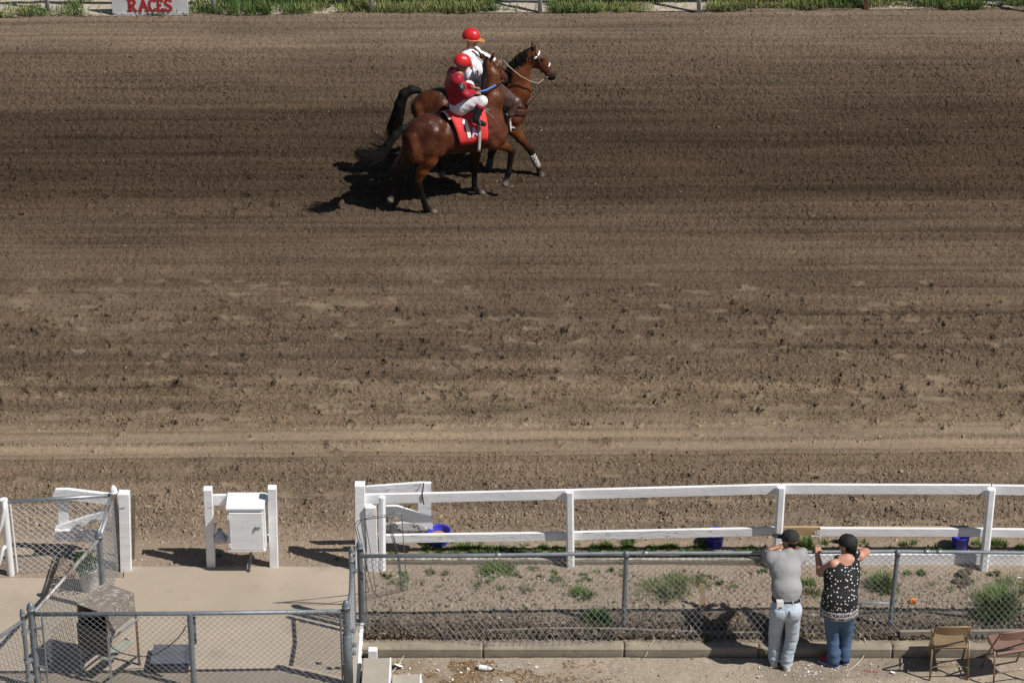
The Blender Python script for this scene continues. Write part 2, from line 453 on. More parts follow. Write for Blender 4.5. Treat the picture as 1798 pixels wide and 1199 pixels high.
dxs = np.concatenate([np.linspace(-60, -9.6, 40), np.arange(-9.5, 9.5, .014), np.linspace(9.6, 60, 40)])
TR0, TR1 = 33.14, 49.26
EDGE = lambda x: 49.05 + .0205 * (np.clip(x, -30, 30) + 8.5)
dys = np.arange(TR0 - .4, TR1 + .7, .018)
X, Y = np.meshgrid(dxs, dys)
hT, cT, nT = ground_fields(X, Y)
stamp(dxs, dys, hT, cT, nT)
under = ((X > -4.80) & (X < -1.83) & (Y < 33.17)) | (X <= -4.80) & (Y < 32.9) | (X >= -1.83) & (Y < TR0 - .01)
hT = np.where(under, -.08, hT)
hT = hT - .10 * sstep(.02, .12, Y - EDGE(X))
grid_mesh('race_track', dxs, dys, hT, cT, m_ground)
# strip of earth between the two fences
sxs = np.concatenate([np.arange(-1.84, 9.5, .014), np.linspace(9.6, 60, 30)])
sys_ = np.arange(31.53, TR0 + .011, .018)
X, Y = np.meshgrid(sxs, sys_)
hS, cS, nS = ground_fields(X, Y)
stamp(sxs, sys_, hS, cS, nS)
hS = hS + .05 * np.exp(-((Y - 32.45) / .3) ** 2)
hS = hS - .06 * (1 - sstep(31.55, 31.64, Y + (fbm(X * 2.2, Y * 2.2, 141, 3) - .5) * .12))
grid_mesh('dirt_strip', sxs, sys_, hS, cS, m_ground)
# sandy infield edge beyond the far rail
ixs = np.concatenate([np.linspace(-200, -10, 20), np.arange(-9.8, 9.8, .06), np.linspace(10, 200, 20)])
iys = np.concatenate([np.arange(TR1 - .005, 52, .06), np.linspace(52.2, 400, 30)])
X, Y = np.meshgrid(ixs, iys)
sand = sstep(.42, .6, fbm(X * .8, Y * .8, 91, 4))[..., None]
ci = np.array((.20, .165, .115)) * (1 - sand) + np.array((.42, .365, .29)) * sand
hI = (fbm(X * 2, Y * 2, 93, 3) - .5) * .06 * sstep(TR1, TR1 + .3, Y) + .02 * sstep(TR1, TR1 + .25, Y)
grid_mesh('infield_ground', ixs, iys, hI, np.concatenate([ci * (.85 + .3 * fbm(X * 6, Y * 6, 95, 3))[..., None], np.full(X.shape + (1,), .5)], -1), m_ground, shear=lambda x: EDGE(x) - TR1)
# walkway below the kerb
WZ = -.12
wxs = np.concatenate([np.arange(-1.84, 9.5, .03), np.linspace(9.6, 60, 30)])
wys = np.concatenate([np.linspace(10, 29.9, 20), np.arange(30, 31.50, .03)])
X, Y = np.meshgrid(wxs, wys)
straw = sstep(.5, .68, fbm(X * 1.3, Y * 1.6, 101, 4)) * np.exp(-((X + .6) / 1.3) ** 2)
damp = sstep(.5, .75, fbm(X * .9, Y * 1.4, 103, 4))
cw = np.array((.315, .262, .205)) * (1 - .25 * damp[..., None]) * (.88 + .24 * fbm(X * 3, Y * 3, 105, 4))[..., None]
cw = cw * (1 - .6 * straw[..., None]) + np.array((.20, .14, .085)) * (.6 * straw[..., None])
hw = WZ + (fbm(X * 2.5, Y * 2.5, 107, 3) - .5) * .02 + (fbm(X * 18, Y * 18, 109, 2) - .5) * .012
grid_mesh('walkway', wxs, wys, hw, np.concatenate([cw, np.full(X.shape + (1,), .22) + .3 * straw[..., None]], -1), m_ground)
# the wide sheet under everything
gx = np.array([-600., 600.]); gy = np.array([-600., 800.])
grid_mesh('ground', gx, gy, np.full((2, 2), -1.6), np.full((2, 2, 3), (.16, .12, .085)), m_ground)
# dusty slab on the left, edge along the track with a step at the gate post
sl = MB()
sl.prism([(-40, 10, .018), (-1.96, 10, .018), (-1.96, 32.125, .018), (-1.84, 32.125, .018), (-1.84, 33.17, .018), (-4.79, 33.17, .018), (-4.79, 32.93, .018), (-40, 32.93, .018)], (0, 0, -.5))
o = sl.build('concrete_slab', m_slabconc); o['kind'] = 'structure'

# loose clods: one object, every clod real geometry
def clods(name, N, xr, yr, densf, size, colf, hf, zbase=0.0, label=None):
    px = rng.uniform(xr[0], xr[1], N); py = rng.uniform(yr[0], yr[1], N)
    keep = rng.random(N) < densf(px, py)
    px, py = px[keep], py[keep]; n = len(px)
    s = size(px, py, n)
    q = .74 / math.sqrt(2)
    base = np.array([(1, 0, -.1), (0, 1, -.1), (-1, 0, -.1), (0, -1, -.1), (q, q, .62), (-q, q, .62), (-q, -q, .62), (q, -q, .62)], dtype=float)
    Fb = np.array([(0, 1, 4), (4, 1, 5), (1, 2, 5), (5, 2, 6), (2, 3, 6), (6, 3, 7), (3, 0, 7), (7, 0, 4), (4, 5, 6), (4, 6, 7)])
    a = rng.uniform(0, 6.28, n); ca, sa = np.cos(a), np.sin(a)
    J = base[None] * rng.uniform(.6, 1.25, (n, 8, 1)) * rng.uniform(.75, 1.25, (n, 1, 3)) + rng.normal(0, .10, (n, 8, 3))
    Vx = J[..., 0] * ca[:, None] - J[..., 1] * sa[:, None]; Vy = J[..., 0] * sa[:, None] + J[..., 1] * ca[:, None]
    V = np.stack([px[:, None] + Vx * s[:, None], py[:, None] + Vy * s[:, None] * .95, hf(px, py)[:, None] + zbase + J[..., 2] * s[:, None]], -1)
    F = (Fb[None] + (np.arange(n) * 8)[:, None, None]).reshape(-1, 3)
    c = np.repeat(colf(px, py, n)[:, None, :], 8, 1).reshape(-1, 3)
    o = mesh_obj(name, V.reshape(-1, 3), F, m_clod, cols=c, loc=(0, 0, 0))
    o['kind'] = 'stuff'
    return o
def samp(xs, ys, A):
    def f(px, py):
        i = np.clip(np.searchsorted(xs, px), 1, len(xs) - 1); j = np.clip(np.searchsorted(ys, py), 1, len(ys) - 1)
        return A[j, i]
    return f
fh, fc, fn = samp(dxs, dys, hT), samp(dxs, dys, cT), samp(dxs, dys, nT)
def csize(px, py, n):
    big = np.interp(py, [33.3, 34.2, 34.8, 36, 38, 41, 45, 49], [1.7, 1.6, 1.1, 1.1, 1.0, .9, .9, .95])
    return np.clip(rng.lognormal(math.log(.0066), .45, n), .004, np.where(py > 37, .016, .024)) * big
def ccol(px, py, n):
    c = fc(px, py)[:, :3] * rng.uniform(.8, 1.75, n)[:, None]
    pale = rng.random(n) < .012
    c[pale] = np.array((.30, .25, .19)) * rng.uniform(.6, 1.15, pale.sum())[:, None]
    return c
clods('dirt_clods', 560000, (-9.3, 9.3), (33.25, 49.2), fn, csize, ccol, fh)
gh, gc, gn = samp(sxs, sys_, hS), samp(sxs, sys_, cS), samp(sxs, sys_, nS)
clods('dirt_crumbs', 36000, (-1.7, 7.5), (31.85, 33.1), lambda a, b: gn(a, b) * 1.0,
      lambda a, b, n: np.clip(rng.lognormal(math.log(.010), .5, n), .004, .04),
      lambda a, b, n: gc(a, b)[:, :3] * rng.uniform(.5, 1.4, n)[:, None] , gh)
clods('walkway_pebbles', 5000, (-1.6, 7.5), (30.2, 31.45), lambda a, b: np.full(len(a), .5), lambda a, b, n: np.clip(rng.lognormal(math.log(.005), .5, n), .003, .02),
      lambda a, b, n: np.array((.27, .215, .155)) * rng.uniform(.5, 1.3, n)[:, None], lambda a, b: np.full(len(a), WZ))
# ================================================================== KERB, WALL, STEPS
kerb_x = [-1.822, -.35, 1.34, 2.95, 4.55, 6.2, 9.5]
for i in range(len(kerb_x) - 1):
    x0, x1 = kerb_x[i] + .003, kerb_x[i + 1] - .003
    b = MB().box(((x0 + x1) / 2, 31.60, -.104), (x1 - x0, .20, .2), bev=.018, rz=random.uniform(-.004, .004))
    o = b.build('kerb', m_kerbc); o['kind'] = 'structure'
wall = MB()
wall.box((-1.89, 31.05, -.35), (.135, 2.14, .75), bev=.01)
t = thing('retaining_wall', (-1.86, 31.1, -.7), 'low concrete wall with white painted edge below the corner fence post', 'wall')
wall.build('wall', m_stepconc, t)
e = MB(); y = 29.98
while y < 32.10:
    L = random.uniform(.05, .12); e.box((-1.811 + random.uniform(-.004, .004), y + L / 2, .012), (.034 + random.uniform(0, .014), L, .035)); y += L * .98
e.build('painted_edge', m_white, t)
# steps going down to the right
st = thing('concrete_steps', (-1.5, 30.9, WZ), 'two concrete steps with white painted edges beside the low wall', 'steps')
pA = G(687, 1154, .13); pB = G(740, 1183, 0.02)
for (x0, x1, yt, z) in ((-1.775, pA[0], pA[1], .13), (pA[0] + .004, pB[0], pB[1], 0.02)):
    b = MB().box(((x0 + x1) / 2, yt - .65, (z - .5) / 2), (x1 - x0 - .022, 1.3, z + .5), bev=.008)
    sb = b.build('step', m_stepconc, st)
    MB().box((x1 - .010, yt - .65, (z - .5) / 2 + .004), (.02, 1.305, z + .5), bev=.004).build('painted_nosing', m_white, sb)
MB().box((G(654, 1150, .02)[0], 31.42, -.03), (.11, .09, .16), bev=.006).build('painted_block', m_white, st)

# ================================================================== CHAIN LINK
def segs_mesh(A, B, r, ns=4):
    """many straight wires as prisms"""
    A = np.asarray(A); B = np.asarray(B); n = len(A)
    d = B - A; d /= np.linalg.norm(d, axis=1, keepdims=True)
    up = np.where(np.abs(d[:, 2:3]) > .95, np.array([[1., 0, 0]]), np.array([[0, 0, 1.]]))
    u = np.cross(d, up); u /= np.linalg.norm(u, axis=1, keepdims=True); w = np.cross(d, u)
    V = np.zeros((n, 2 * ns, 3))
    for k in range(ns):
        t = 2 * math.pi * k / ns
        o = (u * math.cos(t) + w * math.sin(t)) * r
        V[:, k] = A + o; V[:, ns + k] = B + o
    F = []
    for k in range(ns): F.append((k, (k + 1) % ns, ns + (k + 1) % ns, ns + k))
    F = (np.array(F)[None] + (np.arange(n) * 2 * ns)[:, None, None]).reshape(-1, 4)
    return V.reshape(-1, 3), F
def wire_mesh(parent, a, b, z0, z1, mat, pitch=.078, r=.0024, bulge=None, hem=None, a_top=None):
    a = np.array(a, float)[:2]; b = np.array(b, float)[:2]
    L = np.linalg.norm(b - a); d = (b - a) / L; nrm = np.array((-d[1], d[0]))
    hp = pitch / 2; nw = int(L / hp); nz = int(round((z1 - z0) / hp)); 
    A, B = [], []
    for i in range(nw):
        pts = []
        for j in range(nz + 1):
            s = (i if (i + j) % 2 == 0 else i + 1) * hp
            z = z0 + (z1 - z0) * j / nz
            off = (.003 if (j + i) % 2 else -.003)
            if bulge is not None:
                bo, bz = bulge(s, (z - z0) / (z1 - z0)); off += bo; z += bz
            p = a + d * min(s, L) + nrm * off
            pts.append((p[0], p[1], z))
        # twisted barb ends
        lo = np.array(pts[0]); 
        sd = 1 if i % 2 == 0 else -1
        pts.insert(0, tuple(lo + np.array((d[0] * .008 * sd, d[1] * .008 * sd, -.03))))
        hi = np.array(pts[-1]); pts.append(tuple(hi + np.array((d[0] * .006 * sd, d[1] * .006 * sd, .022))))
        A += pts[:-1]; B += pts[1:]
    V, F = segs_mesh(A, B, r)
    return mesh_obj('wire_mesh', V, F, mat, parent)
def post_mb(p, h, r, cap=True, n=12, z0=0.0, capr=1.12, top=None):
    m = MB()
    q = np.array((p[0], p[1], z0)); tp = np.array(top) if top is not None else q + np.array((0, 0, h))
    m.tube([q, tp], r, n)
    return m
def cap_mb(p, r):
    c = r * 1.15
    m = MB().lathe(p, [(c, -.03), (c, .012), (c * 1.12, .014), (c * 1.12, .022), (c, .024), (c * .97, .05), (c * .8, .078), (c * .45, .10), (.12 * c, .115)], 12)
    return m
def cpost(parent, p, h, r, mat, cap=True, z0=0.0, top=None, capmat=None):
    o = post_mb(p, h, r, z0=z0, top=top).build('post', mat, parent, smooth=True); smooth_by_angle(o)
    tp = top if top is not None else (p[0], p[1], z0 + h)
    if cap:
        c = cap_mb(tp, r).build('post_cap', capmat or mat, o, smooth=True)
    return o
def ties(parent, a, b, n, mat):
    a = np.array(a, float); b = np.array(b, float)
    for i in range(n):
        m = MB()
        p = a + (b - a) * ((i + .5) / n); d = (b - a) / np.linalg.norm(b - a); w = np.cross(d, (0, 0, 1))
        m.tube([p + w * .027 * math.cos(t) + np.array((0, 0, .027 * math.sin(t))) for t in np.linspace(0, 6.28, 9)], .003, 4)
        m.build('tie_wire', mat, parent)

# long fence in front of the track
RZ = 1.085
t = thing('chain_link_fence', (2.5, 31.9, 0), 'long chain link fence with steel top rail that the two spectators lean on', 'fence')
rl = [(-1.80, 31.86), (-.3, 31.88), (1.34, 31.92), (2.9, 31.93), (4.55, 31.96), (6.1, 31.93), (7.75, 31.95), (9.6, 31.95)]
MB().tube([(x, y, RZ) for x, y in rl], .024, 10).build('top_rail', m_galv, t, smooth=True)
for xx in (-.2, 1.55, 4.2, 4.9, 5.05, 6.6):
    jm = MB()
    jm.tube([(xx, np.interp(xx, [q[0] for q in rl], [q[1] for q in rl]), RZ), (xx + .07, np.interp(xx + .07, [q[0] for q in rl], [q[1] for q in rl]), RZ)], .0275, 10)
    jm.build('rail_sleeve', m_galv, t, smooth=True)
for px_, tx, ty in ((1.34, 1.36, 31.90), (4.55, 4.59, 31.93), (7.75, 7.77, 31.95)):
    o = cpost(t, (px_, 31.90, 0), 1.03, .029, m_galvd, cap=False, z0=-.02, top=(tx, ty, 1.07))
    cl = MB().lathe((tx, ty, 1.07), [(.034, -.03), (.036, .03), (.026, .05), (.012, .06)], 10); cl.build('rail_clamp', m_galvd, o, smooth=True)
rx = [q[0] for q in rl]; ry = [q[1] for q in rl]
sagx = [-1.8, -1.3, -.8, -.35, .1, .6, 1.0, 1.34, 1.8, 2.3, 2.9, 3.5, 4.2, 4.9, 5.4, 6, 7, 9]
sagy = [.04, .06, .15, .23, .22, .23, .21, .14, .15, .20, .20, .20, .20, .13, .20, .18, .16, .16]
for k in range(len(rl) - 1):
    a, b = rl[k], rl[k + 1]
    def bul(s, f, a=a, b=b):
        L = math.hypot(b[0] - a[0], b[1] - a[1]); x = a[0] + (b[0] - a[0]) * s / L
        g = np.interp(x, sagx, sagy)
        w = (1 - f) ** 3
        n_ = vnoise(np.array([x * 3.0]), np.array([f * 2.0]), 3)[0] - .5
        return -(g + .07) * w * 1.15 + n_ * .03 * (1 - f), n_ * .03 * w - .022 * w
    wire_mesh(t, a, b, .035, 1.075, m_wire, bulge=bul)
ties(t, (rl[0][0], rl[0][1], RZ), (rl[2][0], rl[2][1], RZ), 12, m_wire)

# corner: terminal post, short side fence and front fence
t = thing('chain_link_fence', (-1.9, 31.4, 0), 'short chain link side fence seen end on, running between two capped corner posts', 'fence')
FP = (-1.815, 32.0); C2 = (-1.905, 31.88); C3 = (-1.92, 30.84)
cpost(t, (FP[0], FP[1], 0), 1.10, .036, m_galvd, z0=0)
cpost(t, (C2[0], C2[1], 0), 1.10, .032, m_galvd, z0=0)
cpost(t, (-1.905, 31.78, 0), 1.06, .026, m_galv, z0=0)
MB().tube([(C2[0], 31.75, 1.04), (-1.895, 31.3, .99), (-1.91, C3[1], 1.0)], .022, 8).build('top_rail', m_galv, t, smooth=True)
MB().tube([(C2[0], 31.70, .12), (-1.91, 30.9, .12)], .018, 8).build('bottom_rail', m_galvd, t, smooth=True)
MB().tube([(-1.75, 31.90, 0.0), (-1.75, 31.90, 1.05)], .010, 6).build('tension_bar', m_galv, t)
wire_mesh(t, (-1.885, 31.80), (-1.895, 30.86), .03, 1.03, m_wire)
for (x, y, z) in ((-1.86, 31.75, .95), (-1.86, 31.0, .62), (-1.86, 31.0, .30), (-1.9, 31.9, .9), (-1.85, 30.95, .45)):
    MB().lathe((x, y, z), [(.026, -.02), (.03, 0), (.026, .02)], 8).build('hinge_clamp', m_galv, t)

t = thing('chain_link_fence', (-3.7, 30.72, 0), 'front chain link fence panel across the slab, before the old box stand', 'fence')
cpost(t, (-1.92, 30.76, 0), 1.12, .042, m_galvd)
MB().lathe((-1.92, 30.76, 0), [(.056, 0), (.056, .74), (.05, .745)], 12).build('post_sleeve', m_galvd, t, smooth=True)
cpost(t, (-5.565, 30.70, 0), 1.13, .042, m_galvd)
mid = cpost(t, (-3.73, 30.69, 0), 1.09, .034, m_galvd, cap=False)
MB().tube([(-3.695, 30.75, .62), (-3.695, 30.75, 1.0)], .022, 8).build('sleeve', m_galvd, mid, smooth=True)
MB().tube([(-5.54, 30.69, 1.08), (-3.73, 30.70, 1.085), (-1.95, 30.75, 1.08)], .026, 10).build('top_rail', m_galvd, t, smooth=True)
MB().tube([(-5.44, 30.665, .05), (-5.44, 30.665, 1.06)], .012, 6).build('tension_bar', m_galvd, t)
MB().tube([(-1.99, 30.74, .05), (-1.99, 30.74, 1.06)], .012, 6).build('tension_bar', m_galvd, t)
wire_mesh(t, (-5.45, 30.665), (-1.98, 30.725), .03, 1.07, m_wire, pitch=.080)
for z in (.35, .62, .9):
    MB().lathe((-5.565, 30.70, z), [(.047, -.015), (.047, .015)], 12).bar((-5.53, 30.67, z), (-5.44, 30.66, z), .02, .02).build('band', m_galvd, t)
    MB().lathe((-1.92, 30.76, z), [(.047, -.015), (.047, .015)], 12).bar((-1.94, 30.73, z), (-1.99, 30.72, z), .02, .02).build('band', m_galvd, t)
ties(t, (-5.5, 30.69, 1.082), (-1.95, 30.74, 1.082), 30, m_wire)

t = thing('chain_link_gate', (-6.1, 29.9, 0), 'open chain link gate leaf cut off by the lower left corner', 'gate')
g0 = np.array((-5.655, 30.63)); g1 = np.array((-6.9, 28.95))
cpost(t, (g0[0], g0[1], 0), 1.10, .027, m_galvd)
cpost(t, (g1[0], g1[1], 0), 1.10, .027, m_galvd)
MB().tube([(g0[0], g0[1], 1.03), (g1[0], g1[1], 1.03)], .022, 8).build('top_rail', m_galv, t, smooth=True)
MB().tube([(g0[0], g0[1], .1), (g1[0], g1[1], .1)], .022, 8).build('bottom_rail', m_galv, t, smooth=True)
wire_mesh(t, g0, g1, .1, 1.03, m_wire)
for z in (.86, .45, .2):
    MB().lathe((g0[0], g0[1], z), [(.034, -.02), (.034, .02)], 10).bar((g0[0], g0[1], z), (-5.565, 30.70, z), .03, .045).build('hinge', m_galv, t)

t = thing('chain_link_fence', (-5.1, 32.0, 0), 'slanting chain link fence with rusted top rail and a dome capped middle post', 'fence')
D0, D1, D2 = (-5.54, 30.76), (-4.95, 32.24), (-4.865, 33.10)
cpost(t, (D1[0], D1[1], 0), 1.09, .038, m_galvd)
MB().tube([(D0[0], D0[1], 1.06), (D1[0], D1[1], 1.07)], .024, 8).build('top_rail', m_rustrail, t, smooth=True)
MB().tube([(D1[0], D1[1], 1.07), (D2[0], D2[1], 1.08)], .024, 8).build('top_rail', m_rustrail, t, smooth=True)
MB().tube([(D1[0] - .02, D1[1] + .02, 1.10), (D2[0] - .03, D2[1], 1.12)], .012, 6).build('brace_rod', m_galv, t, smooth=True)
wire_mesh(t, D0, D1, .04, 1.06, m_wire)
wire_mesh(t, D1, D2, .04, 1.07, m_wire)
ties(t, (D0[0], D0[1], 1.06), (D1[0], D1[1], 1.07), 5, m_galv)

t = thing('chain_link_fence', (-5.5, 33.1, 0), 'white wired chain link panel at the far left beside the white timber wing', 'fence')
E0 = (-6.19, 33.02); E1 = (-4.865, 33.14)
cpost(t, (E1[0], E1[1], 0), 1.13, .042, m_whitepipe)
cpost(t, (E0[0], E0[1], 0), 1.12, .05, m_whitepipe, cap=False)
MB().tube([(E0[0], E0[1], 1.08), (E1[0], E1[1], 1.10)], .024, 10).build('top_rail', m_galv, t, smooth=True)
MB().tube([(E0[0] + .085, E0[1] - .01, .05), (E0[0] + .075, E0[1] - .01, 1.05)], .012, 6).build('tension_bar', m_whitepipe, t)
wire_mesh(t, (E0[0] + .08, E0[1]), (E1[0], E1[1]), .03, 1.07, m_wirew, pitch=.088, r=.0024)
# white bent handrail at the left edge
t = thing('pipe_handrail', (-6.35, 32.8, 0), 'bent white pipe handrail at the left edge of the picture', 'handrail')
MB().tube([P(8, 880, 32.95), P(7, 895, 32.93), P(2, 922, 32.92), P(-10, 950, 32.92), P(-30, 985, 32.92), P(-40, 1020, 32.92)], .026, 10).build('rail', m_whitepipe, t, smooth=True)
MB().tube([P(10, 958, 32.96), P(5, 964, 32.93), P(0, 985, 32.92), P(-12, 1010, 32.92)], .024, 10).build('lower_rail', m_whitepipe, t, smooth=True)

# ================================================================== WHITE TIMBER RAIL
WY = 33.27
def wpost(parent, pb, pt, w=.105, Y=33.2, mat=m_white, bev=.022, d=None, name='post'):
    a = G(*pb); b = P(pt[0], pt[1], Y)
    m = MB().bar((a[0], a[1], -.1), (b[0], b[1], b[2]), w, d or w, up=(0, 1, 0), bev=bev)
    return m.build(name, mat, parent)
def board(parent, pa, pb, Y, mat, th=.04, hgt=.145, name='rail_board', n=1, wob=0.0, Ya=None):
    """plank whose top edge runs through the photo points pa, pb"""
    a = P(pa[0], pa[1], Ya if Ya is not None else Y); b = P(pb[0], pb[1], Y)
    a[2] -= hgt / 2; b[2] -= hgt / 2
    m = MB().bar(a, b, th, hgt, bev=.004)
    return m.build(name, mat, parent)
t = thing('white_rail_fence', (3, 33.2, 0), 'white painted timber rail fence along the near edge of the dirt track', 'fence')
wpost(t, (671, 1001), (671, 872), .085, 33.16, bev=.03)
wpost(t, (1002, 993), (1000, 862), .10, 33.18)
wpost(t, (1363, 995), (1372, 854), .10, 33.18)
wpost(t, (1727, 999), (1741, 858), .10, 33.18)
wpost(t, (2100, 1003), (2112, 862), .10, 33.18)
for pa, pb in (((641, 867), (741, 865)), ((743, 865), (998, 859)), ((1002, 859), (1371, 849.5)), ((1373, 849.5), (1740, 850.5)), ((1742, 851), (2112, 856))):
    board(t, pa, pb, WY, m_white, hgt=.135)
for pa, pb, mt in (((678, 938), (1000, 933.5), m_peel), ((1003, 933), (1364, 925), m_peel), ((1366, 924), (1447, 924), m_raw), ((1440, 926), (1736, 927), m_white), ((1740, 927.5), (2110, 932), m_white)):
    board(t, pa, pb, WY + (.03 if mt is m_raw else 0), mt, hgt=.118)
# splintered end of the new white plank and the raw plank behind
m = MB()
for k in range(9):
    z = .035 + k * .0115
    q = P(1441, 926, WY); L = random.uniform(.02, .11) * (1.4 if k in (3, 7) else .8)
    m.prism([(q[0] + .01, WY - .0205, q[2] - z), (q[0] - L, WY - .0205, q[2] - z + .004), (q[0] + .01, WY - .0205, q[2] - z + .011)], (0, .012, 0))
m.build('splinter', m_white, t)
MB().bar(P(1447, 926, WY + .035), P(1700, 924.5, WY + .035), .02, .025).build('backing_strip', m_raw, t)
m_oldboard = M('dusty_old_board', (.42, .39, .34), .85, var=.25, scale=5, col2=(.22, .18, .14), thr=.5, soft=.1, stretch=(.6, 2, 2))
sp = [-1.72, .73, 3.3, 5.85, 8.6]
for i in range(4):
    mt = m_oldboard if i < 2 else m_white
    bb = MB().box(((sp[i] + sp[i + 1]) / 2, 33.26, .03 if i < 2 else .045), (sp[i + 1] - sp[i] - .02, .04, .09 if i < 2 else .2), rz=.004).build('base_board', mt, t)
    if i < 2: MB().box(((sp[i] + sp[i + 1]) / 2, 33.232, .018), (sp[i + 1] - sp[i] - .03, .012, .09), rz=.004).build('bare_face', m_wood, bb)
# ---- wing beside the rail
t = thing('timber_wing', (-1.6, 33.4, 0), 'white timber wing with a diagonal board at the left end of the rail fence', 'gate wing')
wpost(t, (633, 1000), (632, 849), .125, 33.22, bev=.006, d=.14)
wpost(t, (655, 1001), (651, 888), .135, 33.14, bev=.006, d=.10)
def poly(parent, pts, Y, mat, th, name):
    m = MB().prism([P(x, y, Y) for x, y in pts], (0, th, 0)); return m.build(name, mat, parent)
poly(t, [(642, 855), (735, 848), (745, 848), (745, 872), (642, 878)], 33.42, m_peel, .04, 'top_board')
poly(t, [(735, 849), (757, 849), (757, 905), (734, 905)], 33.47, m_white, .05, 'end_post')
poly(t, [(678, 889), (697, 889), (760, 911), (760, 930), (678, 902)], 33.36, m_white, .045, 'diagonal_board')
poly(t, [(678, 921), (735, 917), (752, 931), (748, 936), (678, 937)], 33.50, m_weather, .05, 'lower_board')
MB().tube([P(744, 848, 33.40), P(741, 868, 33.24), P(744, 885, 33.24)], .008, 6).build('strap', m_black, t)
# ---- wing at the left
t = thing('timber_wing', (-5.2, 33.3, 0), 'white timber wing with a split end behind the far left chain link panel', 'gate wing')
wpost(t, (221, 1000), (218, 864), .135, 33.16, bev=.006, d=.12)
MB().box((G(211, 1000)[0] + .01, 33.10, .55), (.03, .03, 1.1)).build('post_shadow_strip', m_darkwood, t)  # solid dark strip standing in for shade on the post's left side
MB().bar(G(232, 985) + np.array((0, .05, 0)), P(235, 868, 33.3), .05, .018, up=(0, 1, 0)).build('side_board', m_wood, t)
poly(t, [(97, 860), (118, 859.5), (196, 869), (207, 870), (207, 888), (91, 874), (93, 868)], 33.36, m_peel, .05, 'top_board')
poly(t, [(101, 876), (119, 876), (121, 924), (103, 924)], 33.42, m_white, .05, 'end_post')
poly(t, [(97, 926), (150, 908), (200, 892), (200, 905), (150, 922), (101, 934)], 33.38, m_peel, .045, 'diagonal_board')
poly(t, [(96, 931), (175, 935), (175, 953), (96, 949)], 33.34, m_peel, .05, 'lower_board')
for z in (.93, .22):
    MB().tube([(-4.87, 33.09, z), (-4.73, 33.09, z + .02), (-4.70, 33.2, z + .03)], .004, 4).build('wire_tie', m_wire, t)
# ---- frame carrying the cabinet
t = thing('white_post_frame', (-3.35, 33.22, 0), 'pair of square white posts joined by a board behind the white cabinet', 'post frame')
wpost(t, (371, 994), (365, 857), .105, 33.18, bev=.006)
wpost(t, (481, 994), (478, 855), .105, 33.18, bev=.006)
board(t, (370, 868), (474, 867), 33.29, m_white, hgt=.15, name='cross_board')
MB().tube([P(372, 946, 33.3), P(474, 945, 33.3)], .055, 12).build('white_pipe', m_whitepipe, t, smooth=True)
t = thing('white_cabinet', (-3.25, 33.1, .37), 'white painted wooden cabinet with a latched door hung between two posts', 'cabinet')
xl, xr = P(398, 900, 33.0)[0], P(464, 900, 33.0)[0]
zt, zb = P(430, 893, 33.0)[2], P(430, 967, 33.0)[2]
xc = (xl + xr) / 2
body = MB().prism([(xl, 33.0, zb), (xl, 33.0, zt), (xl, 33.29, zt + .02), (xl, 33.29, zb)], (xr - xl, 0, 0)).build('body', m_white, t)
MB().prism([(xl - .004, 32.972, zt + .002), (xl - .004, 32.972, zt + .018), (xl - .004, 33.30, zt + .04), (xl - .004, 33.30, zt + .024)], (xr - xl + .008, 0, 0)).build('lid', m_white, t)
dw, dh = (xr - xl) - .05, (zt - zb) - .075
door = MB().box((xc + .002, 32.988, (zt + zb) / 2 - .012), (dw, .022, dh), bev=.004).build('door', m_white, t)
MB().box((xc + dw * .34, 32.972, (zt + zb) / 2 + .05), (.075, .012, .018)).box((xc + dw * .30, 32.968, (zt + zb) / 2 + .045), (.012, .02, .05)).build('latch', m_galv, door)
for z in (.2, -.22): MB().box((xc - dw / 2 - .004, 32.976, (zt + zb) / 2 + z), (.03, .01, .06)).build('hinge', m_whitepipe, door)
MB().box((xc, 32.99, zb + .012), (xr - xl, .022, .022)).build('sill', m_white, t)
MB().tube([(xc + .03, 33.12, zb), (xc + .03, 33.12, .22), (xc + .01, 33.10, .12), (xc, 33.06, .02)], .017, 8).build('conduit', m_galvd, t, smooth=True)
jug = thing('plastic_jug', P(387, 955, 33.16), 'translucent white plastic jug hanging at the left side of the cabinet', 'jug')
jp = P(387, 951, 33.17)
MB().lathe(jp, [(.04, -.01), (.07, .02), (.075, .05), (.07, .10), (.045, .14), (.028, .17)], 14).build('body', M('milky_plastic', (.50, .52, .60), .35, var=.15, scale=12), jug, smooth=True)
MB().lathe(jp + np.array((0, 0, .17)), [(.03, 0), (.03, .02)], 10).tube([jp + np.array((.04, -.03, .13)), jp + np.array((.085, -.04, .10)), jp + np.array((.075, -.04, .04))], .010, 6).build('handle', M('grey_plastic', (.3, .32, .38), .4), jug, smooth=True)
